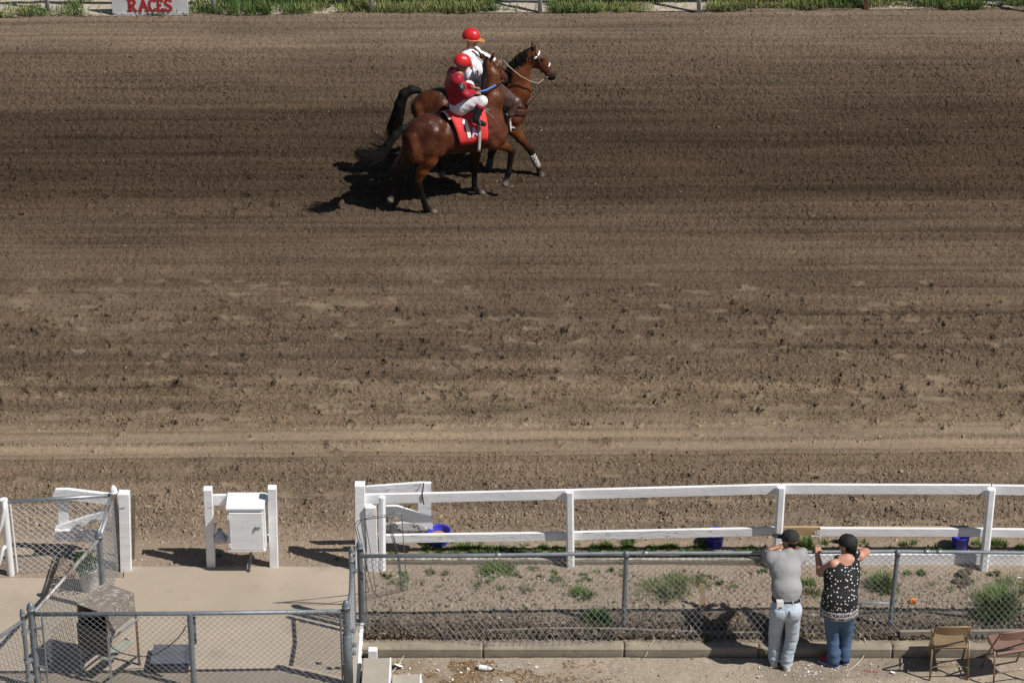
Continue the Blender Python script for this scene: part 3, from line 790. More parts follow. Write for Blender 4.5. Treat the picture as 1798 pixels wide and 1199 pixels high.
# ================================================================== CHAIRS
def chair(o, rz, mat, label):
    t = thing('folding_chair', o, label, 'chair', 'metal folding chairs along the walkway')
    c, s = math.cos(rz), math.sin(rz); O = np.array(o, float)
    def T(x, y, z): return O + np.array((c * x - s * y, s * x + c * y, z))
    for sx in (-1, 1):
        r = MB().tube([T(sx * .226, .0, .0), T(sx * .221, .04, .30), T(sx * .217, .09, .475)], .0125, 8).build('rear_leg', mat, t, True)
        MB().lathe(T(sx * .226, 0, 0), [(.016, 0), (.016, .025)], 8).build('foot_cap', m_tan if mat is None else mat, r, True)
        MB().tube([T(sx * .218, .42, .0), T(sx * .213, .26, .33), T(sx * .208, .13, .55)], .0125, 8).build('front_leg', mat, t, True)
    fr = [T(-.208, .13, .55), T(-.205, .06, .67)]
    for k in range(9):
        a = math.pi * k / 8
        x = -.205 * math.copysign(abs(math.cos(a)) ** .45, math.cos(a)); z = .725 + .07 * math.sin(a) ** .5
        fr.append(T(x, .025 - .055 * math.sin(a), z))
    fr += [T(.205, .06, .67), T(.208, .13, .55)]
    MB().tube(fr, .0125, 8).build('back_frame', mat, t, True)
    # curved back panel
    V = []; n = 12
    for k in range(n + 1):
        x = -.203 + .406 * k / n; q = (x / .203) ** 2
        yb = -.03 * (1 - q); zt = .785 - .055 * q ** 3
        V += [T(x, yb - .012, zt), T(x, yb + .010, .668 + .006 * q), T(x, yb + .018, .670 + .006 * q), T(x, yb - .003, zt + .002)]
    F = []
    for k in range(n):
        for j in range(4): F.append((k*4+j, k*4+(j+1) % 4, k*4+4+(j+1) % 4, k*4+4+j))
    F += [(0, 3, 2, 1), (n*4, n*4+1, n*4+2, n*4+3)]
    o2 = mesh_obj('backrest', V, F, mat, t); smooth_by_angle(o2, 35)
    # seat pan with turned-down lip
    V = []; F = []
    xs = [-.2, -.19, -.1, 0, .1, .19, .2]; prof = [(.055, -.032), (.052, -.008), (.06, 0.002), (.12, -.006), (.25, -.010), (.37, -.002), (.415, 0.002), (.425, -.010), (.425, -.03)]
    for (y, z) in prof:
        for x in xs:
            e = -.03 if abs(x) > .195 else 0
            V.append(T(x * (1 - .06 * (y - .05) / .37), y, .445 + z + e + .015 * (y - .05)))
    nx = len(xs)
    for i in range(len(prof) - 1):
        for j in range(nx - 1): F.append((i*nx+j, i*nx+j+1, (i+1)*nx+j+1, (i+1)*nx+j))
    o2 = mesh_obj('seat', V, F, mat, t); smooth_by_angle(o2, 40)
    sm = o2.modifiers.new('thick', 'SOLIDIFY'); sm.thickness = .004
    pts = [T(-.224, .015, .12), T(-.215, .018, .165), T(-.18, .02, .185), T(0, .02, .188), T(.18, .02, .185), T(.215, .018, .165), T(.224, .015, .12)]
    MB().tube(pts, .008, 6).build('stretcher', mat, t, True)
    MB().tube([T(-.214, .30, .25), T(-.17, .30, .262), T(.17, .30, .262), T(.214, .30, .25)], .008, 6).build('front_stretcher', mat, t, True)
    for sx in (-1, 1): MB().bar(T(sx * .211, .12, .46), T(sx * .211, .34, .435), .006, .02).build('seat_hinge', mat, t)
    return t
c0 = (G(1632, 1192, WZ) + G(1700, 1195, WZ)) / 2
chair(c0, R(1), m_tanchair, 'tan metal folding chair with rusty seat, facing the track, left of the mauve one')
c1 = G(1744, 1206, WZ) + np.array((.222, .05, 0))
chair(c1, R(13), m_mauvechair, 'mauve metal folding chair with rust on its seat, cut by the right edge')

# ================================================================== BUCKETS
def bucket(px, py, label, r=.135, h=.19, handle=None, feed=False, tilt=0):
    o = G(px, py)
    t = thing('bucket', o, label, 'bucket', 'blue feed buckets by the white rail')
    q = o + np.array((0, 0, .0))
    prof = [(.0, .004), (r * .78, 0), (r * .82, .012), (r * .97, h * .93), (r * 1.05, h * .94), (r * 1.06, h), (r * .96, h), (r * .93, h * .9), (r * .78, .02), (.0, .018)]
    MB().lathe(q, prof, 24, cap=False).build('body', m_blue, t, True)
    if feed:
        MB().lathe(q, [(r * .87, h * .52), (r * .6, h * .60), (r * .25, h * .64), (.001, h * .66)], 20, cap=False).build('grain', m_feed, t, True)
    pts = []
    for k in range(13):
        a = math.pi * k / 12
        if handle == 'up': pts.append(q + np.array((-r * 1.03 * math.cos(a), .03 * math.sin(a), h * .95 + r * 1.0 * math.sin(a))))
        else: pts.append(q + np.array((-r * 1.09 * math.cos(a), -r * 1.12 * math.sin(a), h * .9 - .03 * math.sin(a))))
    MB().tube(pts, .004, 6).build('handle', m_galvd, t, True)
    return t
bucket(770, 953, 'blue bucket of grain at the end of the timber wing', feed=True, r=.148)
bucket(1255, 956, 'blue bucket behind the lower rail, left of the spectators', r=.122)
bucket(1685, 962, 'blue bucket with wire handle standing up, beside the rightmost rail post', r=.118, h=.21, handle='up')

# white pail with a plant
o = G(157, 1033, .018)
t = thing('planter_bucket', o, 'white metal pail planted with a leafy green plant inside the slanting fence', 'planter')
MB().lathe(o, [(.095, 0), (.10, .012), (.122, .30), (.128, .305), (.128, .315), (.118, .315), (.115, .28), (.001, .27)], 24).build('pail', M('scuffed_white_metal', (.62, .63, .64), .4, var=.10, scale=4), t, True)

def leafmesh(n, gen):
    """n small folded leaves; gen(i) -> centre, size, direction"""
    V, F, C = [], [], []
    for i in range(n):
        c, s, d, col = gen(i)
        d = Vector(d).normalized(); sd = d.cross(Vector((random.gauss(0, 1), random.gauss(0, 1), random.gauss(0, 1) + .5))).normalized(); nn = sd.cross(d)
        c = Vector([float(q) for q in c]); b = len(V)
        V += [c, c + d * s * .5 + sd * s * .28 + nn * s * .06, c + d * s, c + d * s * .5 - sd * s * .28 + nn * s * .06]
        F += [(b, b + 1, b + 2), (b, b + 2, b + 3)]; C += [col] * 4
    return V, F, C
def gen(i):
    a = random.uniform(0, 6.28); r = abs(random.gauss(0, .1)); z = .3 + random.uniform(0, .24) - r * .5
    g = random.uniform(.5, 1.2)
    return o + np.array((r * math.cos(a) - .03, r * math.sin(a), z)), random.uniform(.03, .06), (math.cos(a), math.sin(a), random.uniform(-.2, .8)), (.055 * g, .11 * g, .025 * g)
V, F, C = leafmesh(420, gen)
mesh_obj('plant', V, F, m_grass, t, cols=C)

# ================================================================== OLD BOX ON A METAL STAND
Fp, Rp, Lp, Bp = np.array((-4.70, 30.72)), np.array((-4.42, 31.15)), np.array((-5.07, 30.94)), np.array((-4.79, 31.37))
t = thing('box_stand', (-4.75, 31.05, .018), 'rusty metal stand with an old peeling brown box open at its left side', 'stand')
m_peelbox = M('peeling_box_skin', (.215, .185, .16), .45, var=.25, scale=9, col2=(.46, .43, .40), thr=.56, soft=.05, bump=.006, bscale=20, stretch=(1.0, 2.6, 1.6), fine=.2, fscale=40)
m_panel = M('dark_green_grey_panel', (.045, .052, .052), .6, var=.2, scale=8)
m_angle = M('blue_grey_angle_iron', (.36, .38, .43), .5, .2, var=.1, scale=8, col2=(.25, .13, .07), thr=.6)
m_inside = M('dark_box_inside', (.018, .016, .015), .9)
z0, z1 = .74, 1.04
def p3(q, z): return (q[0], q[1], z)
mm = MB()
def slab(quad, d): mm.prism(quad, d)
inn = (np.array((-4.79, 31.05)) - np.array((-4.745, 31.045)))
top = [p3(Lp, z1), p3(Fp, z1), p3(Rp, z1), p3(Bp, z1)]
mm.prism(top, (0, 0, .014))
nFR = np.array((-(Rp - Fp)[1], (Rp - Fp)[0], 0)); nFR = nFR / np.linalg.norm(nFR) * .014
mm.prism([p3(Fp, z0), p3(Rp, z0), p3(Rp, z1 - .002), p3(Fp, z1 - .002)], nFR)
nLB = -nFR
mm.prism([p3(Lp, z0), p3(Bp, z0), p3(Bp, z1 - .002), p3(Lp, z1 - .002)], nLB)
mm.build('box', m_peelbox, t)
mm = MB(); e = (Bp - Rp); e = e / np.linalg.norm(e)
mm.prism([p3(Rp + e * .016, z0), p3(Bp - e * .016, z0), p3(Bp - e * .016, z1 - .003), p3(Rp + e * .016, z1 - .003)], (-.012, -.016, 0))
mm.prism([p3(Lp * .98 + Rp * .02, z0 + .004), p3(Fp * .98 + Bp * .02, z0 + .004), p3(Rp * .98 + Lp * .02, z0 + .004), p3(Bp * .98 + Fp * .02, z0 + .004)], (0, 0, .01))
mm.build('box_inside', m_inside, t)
nLF = np.array(((Fp - Lp)[1], -(Fp - Lp)[0], 0)); nLF = nLF / np.linalg.norm(nLF)
MB().prism([tuple(np.array(p3(Lp, .44)) + nLF * .02), tuple(np.array(p3(Fp, .46)) + nLF * .02), tuple(np.array(p3(Fp, .80)) + nLF * .02), tuple(np.array(p3(Lp, .80)) + nLF * .02)], nLF * .012).build('side_panel', m_panel, t)
for q, mt in ((Fp, m_angle), (Rp, m_rust), (Lp, m_galvd), (Bp, m_rust)):
    MB().bar(p3(q, .018), p3(q, .738), .028, .028).build('leg', mt, t)
dFR = np.array((*(Rp - Fp), 0)) / np.linalg.norm(Rp - Fp); oFR = -nFR / .014
MB().prism([tuple(np.array(p3(Fp, .69)) + oFR * .03), tuple(np.array(p3(Rp, .69)) + oFR * .03), tuple(np.array(p3(Rp, .742)) + oFR * .05), tuple(np.array(p3(Fp, .742)) + oFR * .05)], oFR * .012).build('shelf_rail', m_angle, t)
for a_, b_, w_, h_ in ((p3(Fp, .60), p3(Bp * .6 + Rp * .4, .60), .02, .05), (p3(Fp * .98 + Rp * .02, .2), p3(Rp, .15), .014, .03), (p3(Lp, .2), p3(Bp, .2), .014, .03)):
    MB().bar(a_, b_, w_, h_).build('brace', m_panel, t)
MB().prism([p3(Fp * .9 + Bp * .1, .34), p3(Rp * .9 + Lp * .1, .34), p3(Rp * .6 + Bp * .4, .34), p3(Fp * .6 + Lp * .4, .34)], (0, 0, .012)).build('lower_shelf', M('pale_green_board', (.30, .31, .27), .8), t)
MB().lathe(p3(Rp, .018), [(.022, 0), (.022, .03)], 8).build('foot', m_black, t)

# grey low box on the slab
zt = .135
t = thing('low_box', (-4.0, 31.15, .018), 'flat dark grey box lying on the slab behind the front fence panel', 'box')
q = [G(261, 1169, zt), G(331, 1169, zt), G(342, 1130, zt), G(270, 1130, zt)]
mb = MB(); V = [tuple(p) for p in q] + [(p[0] + dx, p[1] + dy, .018) for p, dx, dy in zip(q, (.02, -.02, -.02, .02), (.02, .02, -.02, -.02))]
mb.add(V, [(0, 1, 2, 3), (4, 7, 6, 5), (0, 4, 5, 1), (1, 5, 6, 2), (2, 6, 7, 3), (3, 7, 4, 0)])
o_ = mb.build('lid', M('dark_grey_rubber', (.085, .095, .115), .55, var=.2, scale=9, col2=(.15, .15, .16), thr=.6), t)
bv = o_.modifiers.new('bevel', 'BEVEL'); bv.width = .008; bv.segments = 2
MB().box((q[2][0] - .03, q[2][1] - .16, .07), (.03, .03, .05)).build('yellow_tab', M('yellow_tape', (.7, .5, .03), .6), t)
t = MB().tube([P(326, 1099, 30.72), P(322, 1108, 30.76), P(312, 1120, 30.85), P(295, 1135, 30.95), P(275, 1147, 31.0), P(255, 1152, 31.0), P(235, 1151, 30.95), P(213, 1146, 30.88), P(198, 1137, 30.82), P(191, 1127, 30.76)], .007, 6).build('cable', m_black, None, True)
tag(t, 'black cable sagging from the front fence post to the old box stand', 'cable')

# ================================================================== WIRE STAKES
t = thing('wire_frame', (-1.5, 32.0, 0), 'bundle of bent wire sign stakes leaning on the fence corner by the wing', 'wire frame')
wy = 31.98
for name_pts in ([(648, 1040), (623, 922), (628, 914), (650, 908), (678, 903), (680, 909), (698, 968), (706, 1036)],
                 [(655, 1038), (627, 925), (632, 916), (640, 909), (641, 912), (652, 978), (660, 1042)],
                 [(643, 905), (647, 905), (650, 901), (654, 905), (662, 906), (680, 903), (689, 902), (693, 896), (697, 901), (703, 900), (705, 903), (711, 982), (716, 1035), (665, 1048), (652, 1040)],
                 [(676, 905), (690, 950), (700, 975), (709, 1038), (660, 1044)], [(685, 908), (696, 962), (704, 1034), (655, 1046)], [(640, 912), (678, 907), (689, 906)]):
    MB().tube([P(x, y, wy + .25 - .30 * (1 - (y - 895) / 150)) if y < 1030 else G(x, y, .03) for x, y in name_pts], .005, 5).build('wire', m_galvd, t, True)

# ================================================================== PLANKS, STAKES, ODDS AND ENDS
def single(mb, name, mat, label, cat, smooth=False, group=None):
    o = mb.build(name, mat, None, smooth); return tag(o, label, cat, group)
mb = MB()
xs_ = np.linspace(-.35, 3.0, 24)
for i in range(23):
    ya = [31.78 + .045 * math.sin((x + .2) * 1.6) for x in (xs_[i], xs_[i + 1])]
    mb.bar((xs_[i], ya[0], .02), (xs_[i + 1], ya[1], .02), .035, .09)
single(mb, 'plank', m_wood, 'long bowed grey plank lying along the kerb under the fence wire', 'plank')
single(MB().bar(G(1580, 1113, .06), (7.4, 31.74, .06), .05, .10), 'plank', m_wood, 'weathered grey plank lying on the kerb behind the folding chairs', 'plank')
single(MB().bar(G(1548, 1112, .03), G(1583, 1110, .03), .08, .07), 'wood_block', m_darkwood, 'short dark rotten wood block by the fence post left of the tan chair', 'wood')
st_ = G(1235, 1072)
single(MB().bar(st_, st_ + np.array((-.02, .05, .36)), .06, .022, up=(0, 1, 0)), 'wooden_stake', m_raw, 'brown wooden stake upright in the dirt behind the fence', 'stake')
single(MB().tube([G(1440, 1058, .05), G(1530, 1058, .045), G(1603, 1060, .03)], .019, 8), 'pipe', m_galvd, 'thin grey pipe lying on the dirt behind the woman', 'pipe', True)
single(MB().tube([(6.0, 32.05, .05), (5.4, 32.12, .03), (4.9, 32.22, .025), (4.3, 32.18, .03), (3.9, 32.1, .03)], .014, 6), 'hose', m_black, 'dark hose lying along the dirt near the bright orange scrap', 'hose', True)
# lumps of dug earth
V, F = [], []
lump = MB()
for (lx, ly, lr) in ((1690, 1008, .07), (1697, 1022, .06), (1680, 1020, .055), (1700, 1003, .06), (1688, 1028, .04)):
    c = G(lx, ly, .03); pr = [(lr * math.sin(a) * random.uniform(.8, 1.2), -lr * .7 * math.cos(a)) for a in np.linspace(.1, 3.0, 7)]
    lump.lathe(c, pr, 9)
for i, v in enumerate(lump.v): lump.v[i] = tuple(np.array(v) + rng.normal(0, .008, 3))
single(lump, 'earth_lump', M('dark_earth', (.09, .07, .05), .95, var=.3, scale=20), 'dark lumps of dug earth by the foot of the rightmost rail post', 'earth')
fl = MB()
for k in range(26):
    a = random.uniform(0, 6.28); e = random.uniform(0, 1.2); c = G(1604, 1057, .06)
    d = np.array((math.cos(a) * math.cos(e), math.sin(a) * math.cos(e), math.sin(e)))
    u = np.cross(d, (.3, .2, .9)); u /= np.linalg.norm(u)
    fl.add([c + u * .012, c - u * .012, c + d * .05 - u * .014, c + d * .055 + u * .012], [(0, 1, 2, 3)])
single(fl, 'orange_scrap', M('orange_plastic', (.85, .27, .01), .5), 'crumpled bright orange scrap on the dirt right of the fence post', 'scrap')
# bottle, disc on a stick
bp_ = G(850, 1172, WZ + .035)
t = thing('plastic_bottle', (bp_[0], bp_[1], WZ), 'small clear bottle with white label lying on the walkway', 'bottle')
Mr = Matrix.Rotation(R(90), 3, 'Y'); Mr = Matrix.Rotation(R(-14), 3, 'Z') @ Mr
MB().lathe(bp_, [(.001, -.07), (.032, -.068), (.034, -.04), (.034, .05), (.026, .075), (.013, .09), (.013, .11)], 14, M=Mr).build('body', M('cloudy_bottle', (.45, .44, .40), .15, var=.1), t, True)
MB().lathe(bp_, [(.0348, -.058), (.0348, .038)], 14, M=Mr, cap=False).build('label', m_paper, t, True)
MB().lathe(bp_, [(.015, .105), (.015, .125), (.001, .127)], 12, M=Mr).build('cap', M('dark_bottle_cap', (.05, .03, .02)), t, True)
dp = G(700, 1166, WZ + .05)
t = thing('paper_disc', dp, 'white paper disc speared on a thin stick beside the concrete steps', 'disc')
Mt = Matrix.Rotation(R(-25), 3, 'X') @ Matrix.Rotation(R(20), 3, 'Y')
MB().lathe(dp, [(.001, .002), (.058, -.006), (.06, -.008), (.058, -.009), (.001, 0)], 20, M=Mt, cap=False).build('disc', m_paper, t, True)
MB().tube([G(688, 1180, WZ + .02), dp, G(709, 1151, WZ + .10)], .004, 5).build('stick', m_palestrap, t)
# strings
rp = [(1511, 1112), (1518, 1120), (1522, 1132), (1520, 1146), (1510, 1160), (1499, 1170), (1490, 1176), (1478, 1179)]
single(MB().tube([G(x, y, .03 if y < 1125 else (WZ + .012 if y > 1140 else -.02)) for x, y in rp], .005, 5), 'string', m_rope, 'pale string hanging over the kerb right of the woman and curling on the walkway', 'string', True)
single(MB().tube([G(1515, 1175, WZ + .012), G(1545, 1179, WZ + .012)], .004, 5), 'drinking_straw', M('red_straw', (.6, .03, .06), .4), 'thin red drinking straw on the walkway right of the woman', 'straw')
rp = [(1145, 1112), (1150, 1122), (1141, 1132), (1139, 1140), (1133, 1152)]
single(MB().tube([G(x, y, .06 if y < 1120 else .02 if y < 1135 else -.05) for x, y in rp], .004, 5), 'string', m_rope, 'frayed pale string over the kerb below the middle of the fence', 'string', True)
tw = MB()
c = G(1505, 916, .05)
for k in range(7):
    a0 = random.uniform(0, 6.28); tl = random.uniform(-.8, .8)
    tw.tube([c + np.array((.085 * math.cos(a + a0), .06 * math.sin(a + a0) , .02 + .06 * math.sin(a * 1.0 + tl) * abs(math.cos(tl)) + .05)) * random.uniform(.85, 1.15) for a in np.linspace(0, 6, 12)], .003, 4)
single(tw, 'twine_ball', M('dry_twine', (.34, .31, .22), .9), 'tangle of dry twine on the track behind the cracked lower rail', 'twine')

# ================================================================== SIGN AND INFIELD RAIL
sy = 49.10
sL, sR = P(197, 22, sy), P(330.5, 22, sy)
t = thing('race_sign', ((sL[0] + sR[0]) / 2, sy, 0), 'white painted board with red lettering RACES at the infield edge', 'sign')
W_ = sR[0] - sL[0]; cx = (sL[0] + sR[0]) / 2
MB().box((cx, sy + .02, .32), (W_, .035, .62), ry=R(-.6), bev=.004).build('board', m_signw, t)
def letters(parent, specs, mat, w, y, th=.006, name='letter'):
    """specs: list of stroke lists in (x, z) metres, drawn on the plane at y"""
    for strokes in specs:
        m = MB()
        for st in strokes:
            for (x0, z0), (x1, z1) in zip(st[:-1], st[1:]):
                d = np.array((x1 - x0, z1 - z0)); L = np.linalg.norm(d); d = d / L; n_ = np.array((-d[1], d[0])) * w / 2; e = d * w * .25
                a = np.array((x0, z0)) - e; b = np.array((x1, z1)) + e
                dy = -.0006 * len(m.v) / 8
                m.prism([(a[0] + n_[0], y + dy, a[1] + n_[1]), (a[0] - n_[0], y + dy, a[1] - n_[1]), (b[0] - n_[0], y + dy, b[1] - n_[1]), (b[0] + n_[0], y + dy, b[1] + n_[1])], (0, th, 0))
        m.build(name, mat, parent)
zb_ = P(250, 19.5, sy)[2]; hL = .20
def X_(px): return float(P(px, 12, sy)[0])
def arc(cx, cz, rx, rz, a0, a1, n=7): return [(cx + rx * math.cos(R(a)), cz + rz * math.sin(R(a))) for a in np.linspace(a0, a1, n)]
def L_(px0, px1, f):
    x0, x1 = X_(px0), X_(px1); w = x1 - x0
    return [[(x0 + w * u, zb_ + hL * v) for u, v in st] for st in f]
spec = [L_(225.5, 238, [[(.15, 0), (.15, 1)], [(-.05, 1), (.15, 1)], [(-.05, 0), (.35, 0)], [(.15, 1), (.6, 1), (.85, .9), (.92, .74), (.8, .58), (.5, .5), (.15, .5)], [(.45, .5), (.95, 0), (1.1, 0)]]),
        L_(245.5, 258, [[(.0, 0), (.5, 1), (1, 0)], [(.2, .36), (.8, .36)], [(-.15, 0), (.2, 0)], [(.8, 0), (1.15, 0)]]),
        L_(262, 272.5, [[(1, .85), (.9, .97), (.55, 1), (.2, .88), (.04, .6), (.04, .38), (.2, .12), (.55, 0), (.9, .06), (1.05, .2)]]),
        L_(276.5, 285, [[(.15, 0), (.15, 1)], [(.0, 1), (.95, 1), (.97, .84)], [(.15, .52), (.7, .52)], [(.0, 0), (1, 0), (1.05, .18)]]),
        L_(290, 301, [[(.95, .84), (.8, .97), (.5, 1), (.15, .9), (.08, .74), (.2, .6), (.75, .42), (.95, .28), (.9, .1), (.55, 0), (.15, .03), (.0, .18)]])]
letters(t, spec, m_signr, .042, sy - .002)
MB().box((cx, sy - .0015, .024), (W_ * .99, .005, .045), ry=R(-.6)).build('weathered_shadow_base', m_weather, t)  # grey strip: weathering plus shadow painted along the foot of the board
m_pipepost = M('weathered_pipe_paint', (.52, .53, .55), .6, var=.12, scale=9)
t = thing('infield_rail', (0, 49.3, 0), 'infield rail of grey posts along the far edge of the track', 'rail fence')
for px_ in (-207, 84, 375, 652, 948, 1227, 1810, 2100):
    b = G(px_, 22); o_ = MB().tube([(b[0], b[1], -.05), (b[0] - .01, b[1] + .01, 1.02)], .038, 10).build('post', m_pipepost, t, True)
b = G(1521, 16)
MB().tube([(b[0], b[1], -.05), (b[0], b[1], 1.02)], .045, 10).build('post', m_raw, t, True)
MB().tube([(-13, 49.22, 1.05), (0, 49.3, 1.05), (13, 49.36, 1.05)], .05, 10).build('top_rail', m_whitepipe, t, True)
# ================================================================== GRASS AND WEEDS
def blades(px, py, pz, h, w, az, lean, cols, curl=.5):
    n = len(px)
    dx, dy = np.cos(az), np.sin(az); sx, sy = -dy, dx
    V = np.zeros((n, 5, 3))
    f1, f2 = .5, 1.0
    for k, (f, ww) in enumerate(((0, 1), (.55, .8))):
        off = lean * h * (f * (1 - curl) + curl * f * f)
        zz = pz + h * f * np.sqrt(np.clip(1 - (lean * .8) ** 2, .1, 1))
        for j, sgn in enumerate((-1, 1)):
            V[:, k * 2 + j, 0] = px + dx * off + sx * w * ww * sgn
            V[:, k * 2 + j, 1] = py + dy * off + sy * w * ww * sgn
            V[:, k * 2 + j, 2] = zz
    V[:, 4, 0] = px + dx * lean * h; V[:, 4, 1] = py + dy * lean * h
    V[:, 4, 2] = pz + h * np.sqrt(np.clip(1 - lean ** 2, .06, 1))
    b = (np.arange(n) * 5)[:, None]
    F4 = np.concatenate([b, b + 1, b + 3, b + 2], 1); F3 = np.concatenate([b + 2, b + 3, b + 4, b + 4], 1)
    F = [tuple(q) for q in F4.tolist()] + [tuple(q[:3]) for q in F3.tolist()]
    return V.reshape(-1, 3), F, np.repeat(cols, 5, 0)
GREEN = np.array((.098, .165, .036)); DRY = np.array((.26, .22, .10)); PALE = np.array((.16, .20, .075))
def clump(name, px, py, wpx, n, h, label, cat, group=None, col=GREEN, dry=.12, z=0.0, deep=.55, fine=1.0):
    c = G(px, py, z); r = wpx / 145 / 2
    k = max(2, int(wpx / 9)); cc = rng.normal(0, .45 if wpx > 44 else .30, (k, 2)) * r
    ci = rng.integers(0, k, n)
    x = cc[ci, 0] + rng.normal(0, .16, n) * r; y = (cc[ci, 1] + rng.normal(0, .16, n) * r) * deep / .55
    az = np.arctan2(y, x) + rng.normal(0, .9, n)
    hh = h * rng.uniform(.35, 1.1, n) * np.exp(-(x * x + y * y) / (1.6 * r * r + 1e-4)); hh = np.maximum(hh, .025)
    lean = np.clip(rng.uniform(.1, .95, n), 0, .95)
    cl = col[None] * rng.uniform(.55, 1.45, n)[:, None]
    d = rng.random(n) < dry; cl[d] = DRY * rng.uniform(.6, 1.2, d.sum())[:, None]
    V, F, C = blades(c[0] + x, c[1] + y, np.full(n, z - .005), hh, rng.uniform(.003, .006, n) * fine, az, lean, cl)
    o = mesh_obj(name, V, F, m_grass, None, cols=C)
    return tag(o, label, cat, group)
big = [
    (872, 1010, 112, 900, .15, 'low spreading green weed behind the left half of the chain link fence', GREEN, .1),
    (1022, 1050, 58, 760, .18, 'bright green weed clump left of the middle fence post', GREEN * 1.05, .05),
    (1046, 1090, 64, 900, .20, 'bright green weed clump half shaded, nearest the kerb beside the middle fence post', GREEN * 1.1, .05),
    (1182, 1042, 104, 1200, .28, 'tall pale green weed left of the brown wooden stake', PALE * .85, .12),
    (1425, 1040, 60, 420, .2, 'green weed seen between the two spectators', GREEN, .1),
    (1548, 1032, 78, 760, .26, 'tall green weed behind the woman near the right fence post', GREEN * 1.0, .1),
    (1762, 1068, 120, 1500, .34, 'large bushy green weed behind the fence near the right edge', GREEN * .95, .1),
    (1795, 1040, 80, 500, .3, 'thin pale weed at the right edge behind the largest weed', PALE, .25),
    (1418, 962, 56, 420, .18, 'upright green grass under the raw wood rail patch', GREEN, .05),
    (1106, 958, 40, 260, .14, 'upright green tuft under the lower rail right of the middle post', GREEN, .08),
    (1224, 960, 46, 300, .13, 'green tuft at the left of the plain blue bucket', GREEN, .08),
    (1115, 1056, 40, 260, .12, 'small green weed just right of the middle fence post', GREEN * .8, .1),
    (925, 1044, 44, 240, .10, 'small dark green weed below the low spreading weed', GREEN * .8, .1)]
for (x, y, w, n, h, lab, col, dry) in big:
    clump('weed_clump', x, y, w, n, h, lab, 'weed', None, col, dry)
for (x, y, w, n, h) in ((715, 1030, 70, 260, .10), (698, 1058, 46, 150, .09), (737, 1058, 40, 140, .09), (757, 1006, 34, 110, .08), (770, 1036, 42, 120, .07), (970, 1060, 40, 130, .08),
                        (978, 1020, 38, 120, .08), (1062, 1040, 30, 110, .08), (945, 1000, 50, 120, .06), (1280, 1035, 28, 80, .07), (1668, 1042, 34, 140, .10), (1635, 1030, 36, 90, .08), (1684, 1096, 24, 90, .07), (830, 1090, 28, 80, .07), (725, 1115, 26, 80, .06), (1240, 1124, 26, 60, .08), (650, 1052, 30, 80, .06), (1000, 1090, 24, 50, .05)):
    clump('grass_tuft', x, y, w, n, h, 'small green grass tuft growing in the dirt between the two fences', 'grass tuft', 'small tufts in the dirt strip', GREEN * random.uniform(.85, 1.15), .15)
for (x, y, w, n, h) in ((640 + 50, 973, 30, 60, .06), (758, 970, 50, 200, .09), (820, 971, 64, 300, .10), (862, 971, 60, 300, .10), (905, 971, 50, 220, .08), (932, 970, 40, 160, .09), (955, 970, 40, 170, .09), (986, 971, 40, 150, .08), (1040, 967, 30, 130, .10), (1058, 961, 34, 200, .12), (1090, 968, 26, 80, .09), (1150, 964, 36, 110, .08), (1183, 962, 24, 90, .10),
                        (1298, 968, 30, 90, .07), (1335, 968, 44, 140, .09), (1372, 960, 40, 130, .09), (1510, 960, 44, 170, .09), (1560, 966, 40, 90, .07), (1596, 957, 40, 130, .10), (1640, 966, 44, 200, .11), (1662, 968, 34, 160, .10), (1716, 960, 36, 140, .12), (1752, 958, 44, 200, .12), (1790, 966, 40, 160, .09), (1480, 968, 30, 90, .06)):
    clump('grass_tuft', x, y, w, n, h, 'short green grass tuft at the foot of the white rail fence', 'grass tuft', 'tufts along the rail fence', GREEN * random.uniform(.8, 1.15), .10)
def sprinkle(n, x0, x1, y0, y1):
    for _ in range(n):
        clump('grass_tuft', random.uniform(x0, x1), random.uniform(y0, y1), random.uniform(18, 43), random.randint(50, 170), random.uniform(.045, .10), 'small green grass tuft growing in the dirt between the two fences', 'grass tuft', 'small tufts in the dirt strip', GREEN * random.uniform(.8, 1.2), .2)
for _ in range(46):
    clump('grass_tuft', random.uniform(735, 1340), random.uniform(962, 974), random.uniform(26, 48), random.randint(90, 180), random.uniform(.05, .10), 'short green grass tuft at the foot of the white rail fence', 'grass tuft', 'tufts along the rail fence', GREEN * random.uniform(.75, 1.1), .10)
sprinkle(58, 670, 1230, 1000, 1075); sprinkle(24, 1240, 1790, 1000, 1080)
for (x, y) in ((386, 975), (590, 982), (372, 992)):
    clump('grass_tuft', x, y, 16, 40, .05, 'tiny green sprout at the edge of the concrete slab', 'grass tuft', 'sprouts along the slab edge', GREEN, .1)
# infield grass: nobody could count it
N = 90000
x = rng.uniform(-10, 10, N); y = EDGE(x) - .05 + rng.random(N) ** 1.4 * 3.2
gmask = fbm(x * .8, (y - EDGE(x) + TR1) * .8, 91, 4); g2 = fbm(x * 2.5, y * 2.5, 97, 3)
edge = EDGE(x) + .03 + .25 * (fbm(x * 1.2, y * 0, 99, 3) - .5)
k = (rng.random(N) < np.clip((.60 - gmask) * 8 + (g2 - .5) * 3.0 + .25, .03, 1)) & (y > edge - .05)
x, y = x[k], y[k]; n = len(x)
hue = fbm(x * 1.1, y * 1.1, 111, 3)
cl = np.where((hue > .52)[:, None], np.array((.20, .24, .075)), np.array((.10, .165, .045))) * rng.uniform(.55, 1.4, n)[:, None]
d = rng.random(n) < .10; cl[d] = DRY * rng.uniform(.7, 1.3, d.sum())[:, None]
V, F, C = blades(x, y, np.full(n, .0), rng.uniform(.06, .22, n) * (.4 + 1.1 * fbm(x * 2, y * 2, 113, 3)), rng.uniform(.004, .008, n), rng.uniform(0, 6.28, n), rng.uniform(.1, .9, n), cl)
